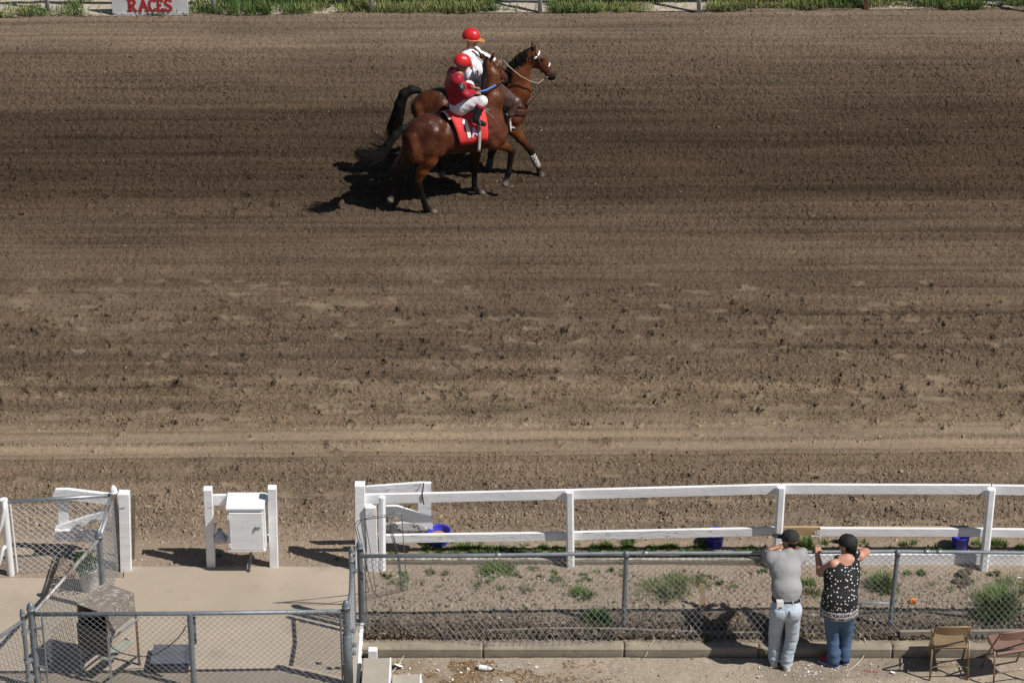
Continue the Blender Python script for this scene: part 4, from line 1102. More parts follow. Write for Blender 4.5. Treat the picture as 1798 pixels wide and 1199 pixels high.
o = mesh_obj('infield_grass', V, F, m_grass, None, cols=C, loc=(0, 0, 0)); o['kind'] = 'stuff'
# far side low scrub continues as grass too far to count (out of frame)

# dry leaves and straw along the fence foot; straw and paper scraps on the walkway
def flakes(name, x, y, z, L, W, cols, tilt=.5):
    n = len(x); a = rng.uniform(0, 6.28, n); t = rng.normal(0, tilt, n); t2 = rng.normal(0, tilt, n)
    ca, sa = np.cos(a), np.sin(a)
    V = np.zeros((n, 4, 3))
    for k, (u, v) in enumerate(((-1, -1), (1, -1), (1, 1), (-1, 1))):
        lx = u * L; ly = v * W
        V[:, k, 0] = x + lx * ca - ly * sa; V[:, k, 1] = y + lx * sa + ly * ca
        V[:, k, 2] = z + lx * np.sin(t) + ly * np.sin(t2) + (L * np.abs(np.sin(t)) + W * np.abs(np.sin(t2)))
    F = np.arange(n * 4).reshape(n, 4)
    o = mesh_obj(name, V.reshape(-1, 3), F, m_grass, None, cols=np.repeat(cols, 4, 0), loc=(0, 0, 0)); o['kind'] = 'stuff'; return o
N = 16000
x = rng.uniform(-1.75, 7.3, N); y = 31.66 + np.abs(rng.normal(0, .24, N)); k = (rng.random(N) < .25 + 1.1 * fbm(x * 2, y * 2, 121, 3) * (y < 32.3)) & (y < 32.6); x, y = x[k], y[k]; n = len(x)
b_ = rng.uniform(.25, 1.3, n)[:, None]
flakes('dry_leaves', x, y, np.full(n, .01) + .05 * rng.random(n) * (y < 31.95), rng.uniform(.006, .026, n), rng.uniform(.003, .010, n), np.where((rng.random(n) < .5)[:, None], np.array((.10, .075, .05)), np.array((.19, .15, .105))) * b_)
N = 4200
x = rng.normal(-.5, .75, N); y = rng.uniform(30.75, 31.4, N); k = (x > -1.5) & (fbm(x * 2.2, y * 2.2, 131, 3) > .45); x, y = x[k], y[k]; n = len(x)
flakes('straw_bits', x, y, np.full(n, WZ + .006), rng.uniform(.006, .03, n), rng.uniform(.0015, .004, n), np.where((rng.random(n) < .6)[:, None], np.array((.34, .22, .10)), np.array((.16, .10, .06))) * rng.uniform(.5, 1.2, n)[:, None], .15)
n = 560
x = np.concatenate([rng.uniform(-1.3, 7, 150), rng.uniform(-1.7, 7, 250), rng.normal(3.7, .4, 60), rng.normal(-.6, .5, 100)]); y = np.concatenate([rng.uniform(30.7, 31.4, 150), rng.uniform(31.75, 33.0, 250), rng.uniform(31.0, 31.35, 60), rng.uniform(30.75, 31.35, 100)])
z = np.where(y < 31.5, WZ + .008, .012)
big_ = rng.random(n) < .07
flakes('paper_scraps', x, y, z, np.where(big_, rng.uniform(.013, .026, n), rng.uniform(.005, .015, n)), np.where(big_, rng.uniform(.010, .022, n), rng.uniform(.003, .006, n)), np.array((.72, .70, .66)) * rng.uniform(.75, 1.1, n)[:, None], .3)
# ================================================================== ORGANIC BODIES: smooth union of tapered limbs, one closed surface
class Body:
    def __init__(s, vox=.012, k=.03):
        s.p = []; s.vox = vox; s.k = k; s.cuts = []; s.wr = []
    def cap(s, a, b, r1, r2=None, col=(0.5, .5, .5), k=None, flat=None, sub=False):
        """tapered limb; flat=(axis, factor) scales the section along an axis"""
        s.p.append((np.array(a, float), np.array(b, float), r1, r1 if r2 is None else r2, np.array(col, float), s.k if k is None else k, flat, sub)); return s
    def ball(s, a, r, col=(.5, .5, .5), k=None, flat=None, sub=False): return s.cap(a, a, r, r, col, k, flat, sub)
    def chain(s, pts, rs, col, k=None, flat=None):
        cols = col if isinstance(col, list) else [col] * (len(pts) - 1)
        for i in range(len(pts) - 1): s.cap(pts[i], pts[i + 1], rs[i], rs[i + 1], cols[i], k, flat)
        return s
    def cut(s, point, normal):
        """keep the side the normal points away from"""
        n = np.array(normal, float); s.cuts.append((np.array(point, float), n / np.linalg.norm(n))); return s
    @staticmethod
    def dist(q, Pt):
        a, b, r1, r2, col, k, flat, sub = q
        ab = b - a; L2 = float(ab @ ab)
        v = Pt - a
        t = np.clip((v @ ab) / L2, 0, 1) if L2 > 1e-12 else np.zeros(v.shape[:-1])
        d = v - t[..., None] * ab
        if flat is not None:
            for ax, f in (flat if isinstance(flat, list) else [flat]):
                ax = np.array(ax, float); ax = ax / np.linalg.norm(ax)
                c = d @ ax; d = d + ax * (c * (1 / f - 1))[..., None]
        return np.sqrt((d * d).sum(-1)) - (r1 + (r2 - r1) * t)
    def mesh(s, name, mat, parent=None, loc=None, smooth_it=1, colnoise=0.0):
        vox = s.vox
        los = []; his = []
        for (a, b, r1, r2, c, k, fl, sub) in s.p:
            m = max(r1, r2) * max([1] + [f for _, f in (fl if isinstance(fl, list) else [fl])] if fl is not None else [1]) + vox * 2
            los.append(np.minimum(a, b) - m); his.append(np.maximum(a, b) + m)
        lo = np.min(los, 0) - vox * 2; hi = np.max(his, 0) + vox * 2
        n = np.ceil((hi - lo) / vox).astype(int) + 1
        F = np.full(n, .3, dtype=np.float32)
        ax = [lo[i] + vox * np.arange(n[i]) for i in range(3)]
        for q, l, h in zip(s.p, los, his):
            k = q[5]; mg = k * 1.2 + vox
            i0 = np.maximum(((l - mg - lo) / vox).astype(int), 0); i1 = np.minimum(((h + mg - lo) / vox).astype(int) + 2, n)
            sl = tuple(slice(i0[j], i1[j]) for j in range(3))
            Pt = np.stack(np.meshgrid(*[ax[j][sl[j]] for j in range(3)], indexing='ij'), -1)
            d = Body.dist(q, Pt)
            if q[7]:
                d = -d; hh = np.maximum(k - np.abs(F[sl] - d), 0) / k; F[sl] = np.maximum(F[sl], d) + hh * hh * k * .25
            else:
                hh = np.maximum(k - np.abs(F[sl] - d), 0) / k; F[sl] = np.minimum(F[sl], d) - hh * hh * k * .25
        if s.cuts or s.wr:
            Pt = np.stack(np.meshgrid(*ax, indexing='ij'), -1)
            for fn in s.wr: F = F + fn(Pt).astype(np.float32)
            for p, nn in s.cuts: F = np.maximum(F, ((Pt - p) @ nn).astype(np.float32))
        S = F < 0
        c0 = S[:-1, :-1, :-1].astype(np.int8)
        cnt = np.zeros_like(c0)
        offs = [(i, j, k) for i in (0, 1) for j in (0, 1) for k in (0, 1)]
        m = [x - 1 for x in n]
        for (i, j, k) in offs: cnt += S[i:i + m[0], j:j + m[1], k:k + m[2]]
        act = np.argwhere((cnt > 0) & (cnt < 8))
        idx = -np.ones(m, dtype=np.int64); idx[act[:, 0], act[:, 1], act[:, 2]] = np.arange(len(act))
        val = {o: F[act[:, 0] + o[0], act[:, 1] + o[1], act[:, 2] + o[2]] for o in offs}
        acc = np.zeros((len(act), 3)); num = np.zeros(len(act))
        for o in offs:
            for d in range(3):
                if o[d] == 0:
                    o2 = list(o); o2[d] = 1; o2 = tuple(o2)
                    f0, f1 = val[o], val[o2]; x = (f0 < 0) != (f1 < 0)
                    t = np.where(x, f0 / np.where(x, f0 - f1, 1), 0)
                    pos = np.array(o, float)[None].repeat(len(act), 0); pos[:, d] += t
                    acc[x] += pos[x]; num[x] += 1
        V = lo + (act + acc / num[:, None]) * vox
        Fs = []
        for d in range(3):
            e1, e2 = [(1, 2), (2, 0), (0, 1)][d]
            a = S.take(range(0, n[d] - 1), axis=d); b = S.take(range(1, n[d]), axis=d)
            for sgn, mask in ((1, a & ~b), (-1, ~a & b)):
                g = np.argwhere(mask)
                g = g[(g[:, e1] > 0) & (g[:, e2] > 0) & (g[:, e1] < n[e1] - 1) & (g[:, e2] < n[e2] - 1)]
                q = []
                for (u, v) in ((0, 0), (-1, 0), (-1, -1), (0, -1)):
                    c = g.copy(); c[:, e1] += u; c[:, e2] += v; q.append(idx[c[:, 0], c[:, 1], c[:, 2]])
                q = np.stack(q, -1)
                Fs.append(q if sgn > 0 else q[:, ::-1])
        Fs = np.concatenate(Fs); Fs = Fs[(Fs >= 0).all(1)]
        for _ in range(smooth_it):
            S_ = np.zeros_like(V); N_ = np.zeros(len(V))
            for a in range(4):
                b = (a + 1) % 4
                np.add.at(S_, Fs[:, a], V[Fs[:, b]]); np.add.at(N_, Fs[:, a], 1)
                np.add.at(S_, Fs[:, b], V[Fs[:, a]]); np.add.at(N_, Fs[:, b], 1)
            V = V * .5 + .5 * S_ / np.maximum(N_, 1)[:, None]
        D = np.stack([Body.dist(q, V) for q in s.p if not q[7]], -1)
        C = np.stack([q[4] for q in s.p if not q[7]])
        w = np.exp(-(D - D.min(1, keepdims=True)) / (vox * .9)); w /= w.sum(1, keepdims=True)
        col = w @ C
        s.V = V
        return mesh_obj(name, V, Fs, mat, parent, smooth=True, cols=col, loc=loc)

def hand(B, w, d, up, col, s=1.0, curl=.6, thumb=1):
    """palm and five bent fingers: w wrist, d pointing direction, up = back of the hand"""
    d = np.array(d, float); d /= np.linalg.norm(d); up = np.array(up, float); up -= d * (up @ d); up /= np.linalg.norm(up)
    sd = np.cross(d, up) * thumb
    w = np.array(w, float)
    for i, (o, L, c) in enumerate(((.030, .068, .9), (.010, .078, 1.0), (-.010, .074, 1.05), (-.029, .058, 1.1))):
        k0 = w + d * .085 * s + sd * o * s
        B.cap(w + d * .015 * s + sd * o * .55 * s, k0, .013 * s, .0115 * s, col, .012)
        a1 = curl * .7 * c; p1 = k0 + (d * math.cos(a1) - up * math.sin(a1)) * L * .5 * s
        a2 = a1 + curl * 1.1 * c; p2 = p1 + (d * math.cos(a2) - up * math.sin(a2)) * L * .32 * s
        a3 = a2 + curl * .8; p3_ = p2 + (d * math.cos(a3) - up * math.sin(a3)) * L * .26 * s
        B.cap(k0, p1, .0095 * s, .0085 * s, col, .004); B.cap(p1, p2, .0085 * s, .0078 * s, col, .003); B.cap(p2, p3_, .0078 * s, .0065 * s, col, .003)
    t0 = w + d * .03 * s + sd * .022 * s; t1 = t0 + (d * .6 + sd * .65 - up * .3) * .042 * s; t2 = t1 + (d * .9 + sd * .1 - up * .5) * .032 * s
    B.cap(t0, t1, .013 * s, .0105 * s, col, .01); B.cap(t1, t2, .010 * s, .008 * s, col, .004)

def head(B, c, f, up, skin, s=1.0, hair=None, beard=None):
    """skull, jaw, nose, ears, eyes, lips: c centre of the skull, f facing"""
    f = np.array(f, float); f /= np.linalg.norm(f); up = np.array(up, float); up -= f * (up @ f); up /= np.linalg.norm(up); sd = np.cross(f, up)
    c = np.array(c, float); q = lambda x, y, z: c + (f * x + sd * y + up * z) * s
    B.cap(q(-.02, 0, .03), q(.012, 0, .035), .082 * s, .078 * s, skin, .02, (sd, .92))
    B.cap(q(.035, 0, -.005), q(.035, 0, -.065), .062 * s, .045 * s, skin, .03, (sd, .95))
    B.cap(q(.06, 0, -.088), q(.045, 0, -.09), .024 * s, .03 * s, beard if beard is not None else skin, .02)
    B.cap(q(.092, 0, .012), q(.108, 0, -.025), .009 * s, .0135 * s, skin, .008)
    B.cap(q(.086, -.035, .018), q(.086, .035, .018), .012 * s, .012 * s, np.array(skin) * .85, .008)
    for y in (-.031, .031): B.ball(q(.083, y, .002), .0115 * s, (.05, .035, .03), .003)
    B.cap(q(.086, -.02, -.055), q(.086, .02, -.055), .009 * s, .009 * s, np.array(skin) * np.array((.75, .5, .5)), .006)
    for y in (-.078, .078): B.cap(q(-.005, y, .012), q(-.008, y * .97, -.03), .017 * s, .011 * s, skin, .005, (sd, .45))
# ================================================================== HORSES
BAY = np.array((.122, .039, .0155)); BAYD = np.array((.060, .0185, .0085)); BLK = np.array((.010, .0085, .008)); HOOF = np.array((.15, .13, .105)); BAYLIT = np.array((.20, .062, .021))  # the last, redder bay paints sunlight onto the racehorse's near legs
class Frame:
    """a place and heading on the ground; L turns photo points into points on a fore-and-aft plane of the animal"""
    def __init__(s, o, heading):
        s.o = np.array(o, float); s.f = np.array((math.cos(heading), math.sin(heading), 0)); s.l = np.array((-s.f[1], s.f[0], 0)); s.u = np.array((0, 0, 1.))
    def W(s, x, y, z): return s.o + s.f * x + s.l * y + s.u * z
    def L(s, px, py, yl=0.0):
        d = np.array(ray(px, py)); c = np.array((0, 0, CAMZ))
        t = ((s.o + s.l * yl - c) @ s.l) / (d @ s.l)
        return c + d * t
    def loc(s, p):
        v = np.array(p) - s.o; return (float(v @ s.f), float(v @ s.l), float(v[2]))

def leg(B, pts, front, coat, k=.03, hoof_dir=None, f=(1, 0, 0)):
    """pts: top joint, (elbow/stifle), knee/hock, fetlock, hoof tip"""
    a, b, c, d, e = [np.array(q, float) for q in pts]
    low = BLK * .8
    if front:
        B.cap(a, b, .11, .10, coat, .04); B.cap(b, b + (c - b) * .45, .096, .074, coat, .04); B.cap(b + (c - b) * .45, c, .072, .052, coat * .40, .03)
        B.cap(c - (c - b) / np.linalg.norm(c - b) * .03, c + (d - c) * .12, .057, .052, low, .02)
        B.cap(c, d, .047, .040, low, .02)
    else:
        B.cap(a, b, .15, .12, coat, .05); m = b + (c - b) * .55
        B.cap(b, m, .128, .088, coat, .05); B.cap(m, c, .086, .056, coat * .5, .03)
        hb = (c - b) / np.linalg.norm(c - b); 
        B.cap(c - hb * .02, c + (d - c) * .10, .060, .054, low, .02)
        bk = -np.array(f, float)
        B.cap(c + bk * .02 + np.array((0, 0, .035)), c + bk * .012, .028, .036, low, .02)
        B.cap(c, d, .051, .043, low, .02)
    B.ball(d, .050, low, .02)
    pm = d + (e - d) * .55
    B.cap(d, pm, .041, .041, low, .015)
    hd = (e - d) / np.linalg.norm(e - d)
    B.cap(pm + (e - pm) * .25, e - hd * .020, .043, .055, HOOF, .005)

def hair_strands(name, mat, parent, roots, paths, n, r0, spread, jitter=.02, tipspread=1.0):
    """paths: function(t, u) giving the centre line, strands scattered round it"""
    m = MB()
    for i in range(n):
        u = random.random(); th = random.uniform(0, 6.28); rr = math.sqrt(random.random()); ln = random.uniform(.7, 1.0)
        pts = []; rad = []; ph = random.uniform(0, 6.28)
        for j in range(9):
            t = j / 8 * ln
            c, sp, e1, e2 = paths(t, u)
            w = sp * rr * (1 + .1 * math.sin(3 * t + ph))
            pts.append(c + e1 * w * math.cos(th) + e2 * w * math.sin(th) + np.array((math.sin(ph + 5 * t), math.cos(ph * 2 + 4 * t), math.sin(ph * 3 + 4 * t))) * jitter * t)
            rad.append(r0 * (1 - .85 * (j / 8) ** 2) + .0008)
        m.tube(pts, rad, 4, cap=False)
    return m.build(name, mat, parent, smooth=True)
def spline(pts, t):
    pts = [np.array(p, float) for p in pts]; n = len(pts) - 1
    x = min(max(t, 0), .9999) * n; i = int(x); f = x - i
    p0 = pts[max(i - 1, 0)]; p1 = pts[i]; p2 = pts[i + 1]; p3_ = pts[min(i + 2, n)]
    return .5 * (2 * p1 + (p2 - p0) * f + (2 * p0 - 5 * p1 + 4 * p2 - p3_) * f * f + (3 * p1 - p0 - 3 * p2 + p3_) * f ** 3)

def horse_trunk(B, F, coat, dark, zs=1.0, sh=0.0):
    W = F.W; lat = F.l
    back = coat * .5; top = coat * .65
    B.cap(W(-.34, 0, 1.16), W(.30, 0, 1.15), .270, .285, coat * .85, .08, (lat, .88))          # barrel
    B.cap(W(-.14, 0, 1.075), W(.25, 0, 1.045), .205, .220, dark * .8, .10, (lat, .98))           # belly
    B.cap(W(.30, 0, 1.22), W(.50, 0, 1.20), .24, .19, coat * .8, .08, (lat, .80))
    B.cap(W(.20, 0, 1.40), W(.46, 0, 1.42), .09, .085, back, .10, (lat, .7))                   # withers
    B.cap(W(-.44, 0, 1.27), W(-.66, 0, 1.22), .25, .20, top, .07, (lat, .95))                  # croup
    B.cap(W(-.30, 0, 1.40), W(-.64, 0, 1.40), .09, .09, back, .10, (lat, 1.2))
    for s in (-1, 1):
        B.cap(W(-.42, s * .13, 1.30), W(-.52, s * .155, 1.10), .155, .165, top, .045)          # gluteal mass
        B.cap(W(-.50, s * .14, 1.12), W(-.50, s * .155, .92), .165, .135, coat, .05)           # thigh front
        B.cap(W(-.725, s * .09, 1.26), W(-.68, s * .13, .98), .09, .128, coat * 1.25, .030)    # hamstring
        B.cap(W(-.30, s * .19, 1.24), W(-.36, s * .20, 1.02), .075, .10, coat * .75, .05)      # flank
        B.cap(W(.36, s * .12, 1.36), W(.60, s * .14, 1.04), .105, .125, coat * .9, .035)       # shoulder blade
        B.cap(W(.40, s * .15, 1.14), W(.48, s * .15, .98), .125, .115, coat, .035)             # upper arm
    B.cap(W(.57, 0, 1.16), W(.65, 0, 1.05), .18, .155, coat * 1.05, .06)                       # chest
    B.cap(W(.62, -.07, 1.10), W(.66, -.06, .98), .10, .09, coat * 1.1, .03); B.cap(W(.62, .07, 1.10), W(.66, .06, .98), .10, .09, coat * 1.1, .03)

def bit_ring(m, c, ax, r):
    ax = np.array(ax, float); ax /= np.linalg.norm(ax); u = np.cross(ax, (0, 0, 1)); u /= np.linalg.norm(u); v = np.cross(ax, u)
    m.tube([c + (u * math.cos(a) + v * math.sin(a)) * r for a in np.linspace(0, 6.28, 13)], .006, 5)

def horse_head(B, poll, muz, lat, coat, s=1.0):
    """skull, cheek, muzzle, ears and eyes between poll and muzzle"""
    poll = np.array(poll, float); muz = np.array(muz, float); d = muz - poll; Lh = np.linalg.norm(d); d /= Lh
    lat = np.array(lat, float); lat -= d * (lat @ d); lat /= np.linalg.norm(lat)
    fr = np.cross(d, lat); 
    if fr[2] < 0: fr = -fr                       # towards the forehead
    q = lambda t, x, y: poll + d * (t * Lh) + fr * x + lat * y
    fl = (lat, .78)
    B.cap(q(.06, -.04, 0), q(.36, -.03, 0), .095 * s, .095 * s, coat, .03, fl)
    B.cap(q(.20, -.11, 0), q(.40, -.10, 0), .085 * s, .070 * s, coat, .04, (lat, .62))          # cheek
    B.cap(q(.36, -.02, 0), q(.80, -.035, 0), .082 * s, .060 * s, coat * .85, .04, (lat, .72))
    B.cap(q(.40, -.08, 0), q(.82, -.07, 0), .05 * s, .045 * s, coat * .8, .03, (lat, .8))
    B.cap(q(.84, -.04, 0), q(.95, -.055, 0), .062 * s, .050 * s, BLK * 3, .03, (lat, .9))
    B.cap(q(.86, -.10, 0), q(.93, -.105, 0), .035 * s, .032 * s, BLK * 2.5, .02)
    for y in (-1, 1):
        B.ball(q(.93, -.02, y * .040), .014 * s, BLK * .6, .006)
        B.ball(q(.32, .022, y * .066), .022 * s, (.006, .005, .005), .006)
        B.cap(q(.28, .045, y * .055), q(.36, .04, y * .055), .016 * s, .014 * s, coat * .7, .012)
    return q, d, fr, lat

def ear(B, base, tip, face, coat):
    base = np.array(base, float); tip = np.array(tip, float); ax = (tip - base) / np.linalg.norm(tip - base)
    w = np.cross(ax, face); w /= np.linalg.norm(w); m = base + (tip - base) * .42
    B.cap(base, m, .028, .040, coat, .012, (np.cross(w, ax), .5)); B.cap(m, tip, .039, .006, coat * .6, .01, (np.cross(w, ax), .5))

# ------------------------------------------------------------------ the racehorse in front
A_ = Frame((-.81, 42.64, 0), R(22))
W, L = A_.W, A_.L
B = Body(.014, .04)
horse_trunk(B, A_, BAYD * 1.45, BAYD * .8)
coatL = BAY * .95
# legs from the photograph: right hind, left hind, left fore, right fore
yr = -.14
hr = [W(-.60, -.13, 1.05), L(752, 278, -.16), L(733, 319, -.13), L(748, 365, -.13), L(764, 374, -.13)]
leg(B, hr, False, BAYLIT * .8, f=A_.f)
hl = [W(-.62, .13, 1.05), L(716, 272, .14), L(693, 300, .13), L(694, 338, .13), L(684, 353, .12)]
leg(B, hl, False, BAYD, f=A_.f)  # far legs coloured in darker bay, standing in for shade
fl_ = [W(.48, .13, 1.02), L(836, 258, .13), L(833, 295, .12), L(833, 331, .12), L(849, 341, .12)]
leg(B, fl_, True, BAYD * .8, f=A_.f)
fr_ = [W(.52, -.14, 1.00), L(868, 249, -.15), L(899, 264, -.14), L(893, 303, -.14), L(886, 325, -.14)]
leg(B, fr_, True, BAYLIT * .85, f=A_.f)
# neck turned to the far side, head up
nb = W(.56, 0, 1.22)
pollA = L(857, 108, .30); pollA = pollA
mid1 = W(.60, .07, 1.52)
m2 = mid1 * .4 + pollA * .6 + A_.f * .05
B.cap(W(.50, 0, 1.26), mid1, .205, .155, BAYD * 1.5, .08, (A_.l, .62))
B.cap(mid1, m2, .150, .105, BAY * .75, .06, (A_.l, .62))
B.cap(m2, pollA + np.array((0, 0, -.06)), .10, .075, BAY * .85, .05, (A_.l, .7))
B.cap(W(.62, .03, 1.22), m2 - A_.f * .01 - A_.u * .06, .13, .08, BAYD * 1.5, .06, (A_.l, .6))
hd = np.array((.52, .47, -.70)); hd /= np.linalg.norm(hd)
muzA = pollA + hd * .56
latA = np.cross(hd, (0, 0, 1)); latA /= np.linalg.norm(latA)
qA, dA, fA, lA = horse_head(B, pollA, muzA, latA, BAY * 1.0)
eL, eR = L(838, 92, .36), L(869, 91, .26)
ear(B, pollA - lA * .055 * np.sign(lA[0]) + np.array((0, 0, .03)), eL, hd, BAY * .6)
ear(B, pollA + lA * .055 * np.sign(lA[0]) + np.array((0, 0, .03)), eR, hd, BAY * .6)
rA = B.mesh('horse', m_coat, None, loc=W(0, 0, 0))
tag(rA, 'dark bay racehorse in front, wearing the red number cloth, head turned away', 'horse')
# mane on the near side of the crest
crest = [pollA + np.array((-.01, 0, .05)), pollA * .6 + mid1 * .4 - A_.f * .10 - A_.l * .03 + np.array((0, 0, .02)), mid1 - A_.f * .16 - A_.l * .02 + np.array((0, 0, .02)), W(.36, 0, 1.53)]
def mane_path(t, u):
    c = spline(crest, u); d = -A_.l * .9 - A_.f * .75
    p = c + d / np.linalg.norm(d) * (.0 + .15 * t) + np.array((0, 0, .02 - .20 * t * t))
    return p, .022, A_.f, A_.u
hair_strands('mane', m_hair, rA, None, mane_path, 420, .0065, .02, .012)
tp = [L(716, 222, .0), L(705, 228, 0), L(690, 243, .0), L(677, 262, .0), L(664, 276, .0), L(645, 281, .0), L(626, 274, .0)]
core = Body(.014, .03)
for i in range(5):
    core.cap(spline(tp, i / 7), spline(tp, (i + 1) / 7), [.036, .046, .056, .056, .045][i], [.046, .056, .056, .045, .02][i], BLK, .03)
core.mesh('tail', m_hair, rA)
tl = bpy.data.objects['tail']
def tail_path(t, u):
    return spline(tp, t), .03 + .065 * t, A_.l, A_.u
hair_strands('tail_strand', m_hair, tl, None, tail_path, 420, .0045, .05, .035)
def tail_wisp(t, u):
    c = spline(tp, .35 + .45 * u)
    return c + np.array((-.30 * t, 0, -.06 * t + .22 * t * t)) , .04, A_.l, A_.u
hair_strands('tail_wisp', m_hair, tl, None, tail_wisp, 90, .0035, .05, .03)

def barrel_pt(F, x, s, off=.018, hang=99):
    """point on the right flank of the barrel: s metres down from the spine"""
    rz, ry = .315 + off, .275 + off; zc = 1.145
    th = s / .31
    if th < 1.7: return F.W(x, -ry * math.sin(th), zc + rz * math.cos(th) + .05 * max(0, math.cos(th)) )
    return F.W(x, -ry * math.sin(1.7) , zc + rz * math.cos(1.7) - (s - 1.7 * .31))
def patch(name, poly_rows, F, mat, parent, off, thick=.006, nx=10, ns=14, wav=0.0):
    """cloth between x0(s) and x1(s)"""
    V = []; s0, s1, x0f, x1f = poly_rows
    for i in range(ns + 1):
        s = s0 + (s1 - s0) * i / ns
        for j in range(nx + 1):
            x = x0f(s) + (x1f(s) - x0f(s)) * j / nx
            p = barrel_pt(F, x, abs(s), off + wav * math.sin(j * 1.3 + s * 6) * max(0, s))
            if s < 0: q = np.array(F.loc(p)); p = F.W(q[0], -q[1], q[2])
            V.append(p)
    Fq = [(i*(nx+1)+j, i*(nx+1)+j+1, (i+1)*(nx+1)+j+1, (i+1)*(nx+1)+j) for i in range(ns) for j in range(nx)]
    o = mesh_obj(name, V, Fq, mat, parent, smooth=True)
    sm = o.modifiers.new('thick', 'SOLIDIFY'); sm.thickness = thick; sm.offset = 0
    return o
lx = lambda px, py, yl: A_.loc(L(px, py, yl))
cb0, cb1 = lx(808, 248, -.30), lx(857, 229, -.30); ct0, ct1 = lx(786, 195, -.06), lx(850, 188, -.08)
S1 = .31 * 1.5 + .07
x0f = lambda s: np.interp(s, [-.3, .05, S1], [ct0[0], ct0[0], cb0[0]]); x1f = lambda s: np.interp(s, [-.3, .05, S1], [ct1[0], ct1[0], cb1[0]])
cloth = patch('saddle_cloth', (-.40, S1, x0f, x1f), A_, m_clothred, rA, .020, wav=.012)
def on_cloth(strokes, w, mat, name, parent, off=.034):
    m = MB()
    for st in strokes:
        for (x0, s0), (x1, s1) in zip(st[:-1], st[1:]):
            n = 6; d = np.array((x1 - x0, s1 - s0)); d /= np.linalg.norm(d); nn = np.array((-d[1], d[0])) * w / 2
            rows = [(x0 + (x1 - x0) * i / n, s0 + (s1 - s0) * i / n) for i in range(n + 1)]
            b = len(m.v)
            for x, s in rows:
                for sg in (-1, 1): m.v.append(tuple(barrel_pt(A_, x + nn[0] * sg, s + nn[1] * sg, off)))
            for i in range(n): m.f.append((b + i*2, b + i*2+1, b + i*2+3, b + i*2+2))
    o = m.build(name, mat, parent); sm = o.modifiers.new('thick', 'SOLIDIFY'); sm.thickness = .004
    return o
xm = (x0f(.3) + x1f(.3)) / 2
on_cloth([[(xm - .085, .215), (xm - .055, .44)], [(xm - .085, .215), (xm - .118, .265)]], .050, m_num, 'number', cloth)
on_cloth([[(xm - .008, .445), (xm + .022, .325), (xm + .066, .43)], [(xm + .01, .405), (xm + .05, .395)]], .022, m_lilac, 'letter', cloth)
patch('saddle_pad', (-.2, .16, lambda s: ct0[0] - .035 + .1 * s, lambda s: ct0[0] + .03), A_, m_palestrap, rA, .012, nx=3)
gx = lx(838, 246, -.30)[0] + .055
m_girth = M('grey_girth_strap', (.38, .37, .34), .7, var=.2, scale=12, col2=(.05, .05, .05), thr=.55)
patch('girth', (.05, S1 + .14, lambda s: gx - .022 - .05 * s, lambda s: gx + .022 - .05 * s), A_, m_girth, rA, .040, nx=2)
sad = Body(.014, .03)
sad.cap(W(x0f(0) + .14, 0, 1.515), W(x1f(0) - .05, 0, 1.525), .065, .06, BLK, .03, [(A_.l, 1.6), ((0, 0, 1), .55)])
sad.mesh('saddle', m_blkleather, rA)
# bridle and reins of the racehorse
def strap(m, pts, r=.008): m.tube(pts, r, 6)
m = MB()
for sg in (-1, 1):
    strap(m, [qA(.0, .055, 0), qA(.10, .02, sg * .082), qA(.38, -.05, sg * .085), qA(.72, -.07, sg * .062)])
    bit_ring(m, qA(.76, -.08, sg * .062), lA, .035)
ring = [qA(.60, .06 * math.cos(a) - .045 + .0, .075 * math.sin(a)) for a in np.linspace(0, 6.28, 14)]
strap(m, [qA(.58, -.05 + .088 * math.cos(a), .072 * math.sin(a)) for a in np.linspace(0, 6.28, 14)])
strap(m, [qA(.20, -.05 + .10 * math.cos(a), .084 * math.sin(a)) for a in np.linspace(0, 3.14, 8)])
bridleA = m.build('bridle', m_leather, rA, True)
bitA = qA(.78, -.08, -np.sign(lA[1]) * .062)
jhand = L(836, 163, -.12)
rein_pts = [bitA, bitA * .75 + jhand * .25 + np.array((0, 0, -.02)), bitA * .4 + jhand * .6 + np.array((0, 0, -.02)), jhand]
bx = [L(884, 141, .02), L(870, 150, -.03), L(853, 159, -.08), jhand]
MB().tube([bitA, bx[0]], .009, 6).tube([bx[0], bx[1]], .011, 6).build('rein', m_leather, rA, True)
MB().tube([bx[1], bx[2], bx[3]], .015, 6).build('rein', m_bluerein, rA, True)

# ------------------------------------------------------------------ the lead pony behind
H_ = Frame((-.52, 43.52, 0), R(6))
W, L = H_.W, H_.L
B = Body(.014, .04)
class Shift:
    def __init__(s, F, k): s.F = F; s.l = F.l; s.f = F.f; s.k = k
    def W(s, x, y, z): return s.F.W(x * 1.06 - .10, y, z * .955 - .0)
horse_trunk(B, Shift(H_, 1), BAY * .85, BAYD * 1.1)
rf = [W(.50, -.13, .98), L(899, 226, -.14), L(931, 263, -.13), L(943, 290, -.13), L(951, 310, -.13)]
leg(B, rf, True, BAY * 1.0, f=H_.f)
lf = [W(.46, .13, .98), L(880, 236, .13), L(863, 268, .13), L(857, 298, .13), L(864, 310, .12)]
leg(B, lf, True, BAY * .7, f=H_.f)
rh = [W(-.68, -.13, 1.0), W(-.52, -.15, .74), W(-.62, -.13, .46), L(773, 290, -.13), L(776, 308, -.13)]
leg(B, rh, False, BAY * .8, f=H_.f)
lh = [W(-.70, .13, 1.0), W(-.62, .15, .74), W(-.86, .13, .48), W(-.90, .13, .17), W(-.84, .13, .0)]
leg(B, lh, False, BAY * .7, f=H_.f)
pollP = L(935, 88, 0); muzP = L(978, 134, 0)
n1 = W(.60, 0, 1.36)
m2 = L(910, 128, 0)
B.cap(W(.46, 0, 1.20), n1, .235, .20, BAY, .09, (H_.l, .62))
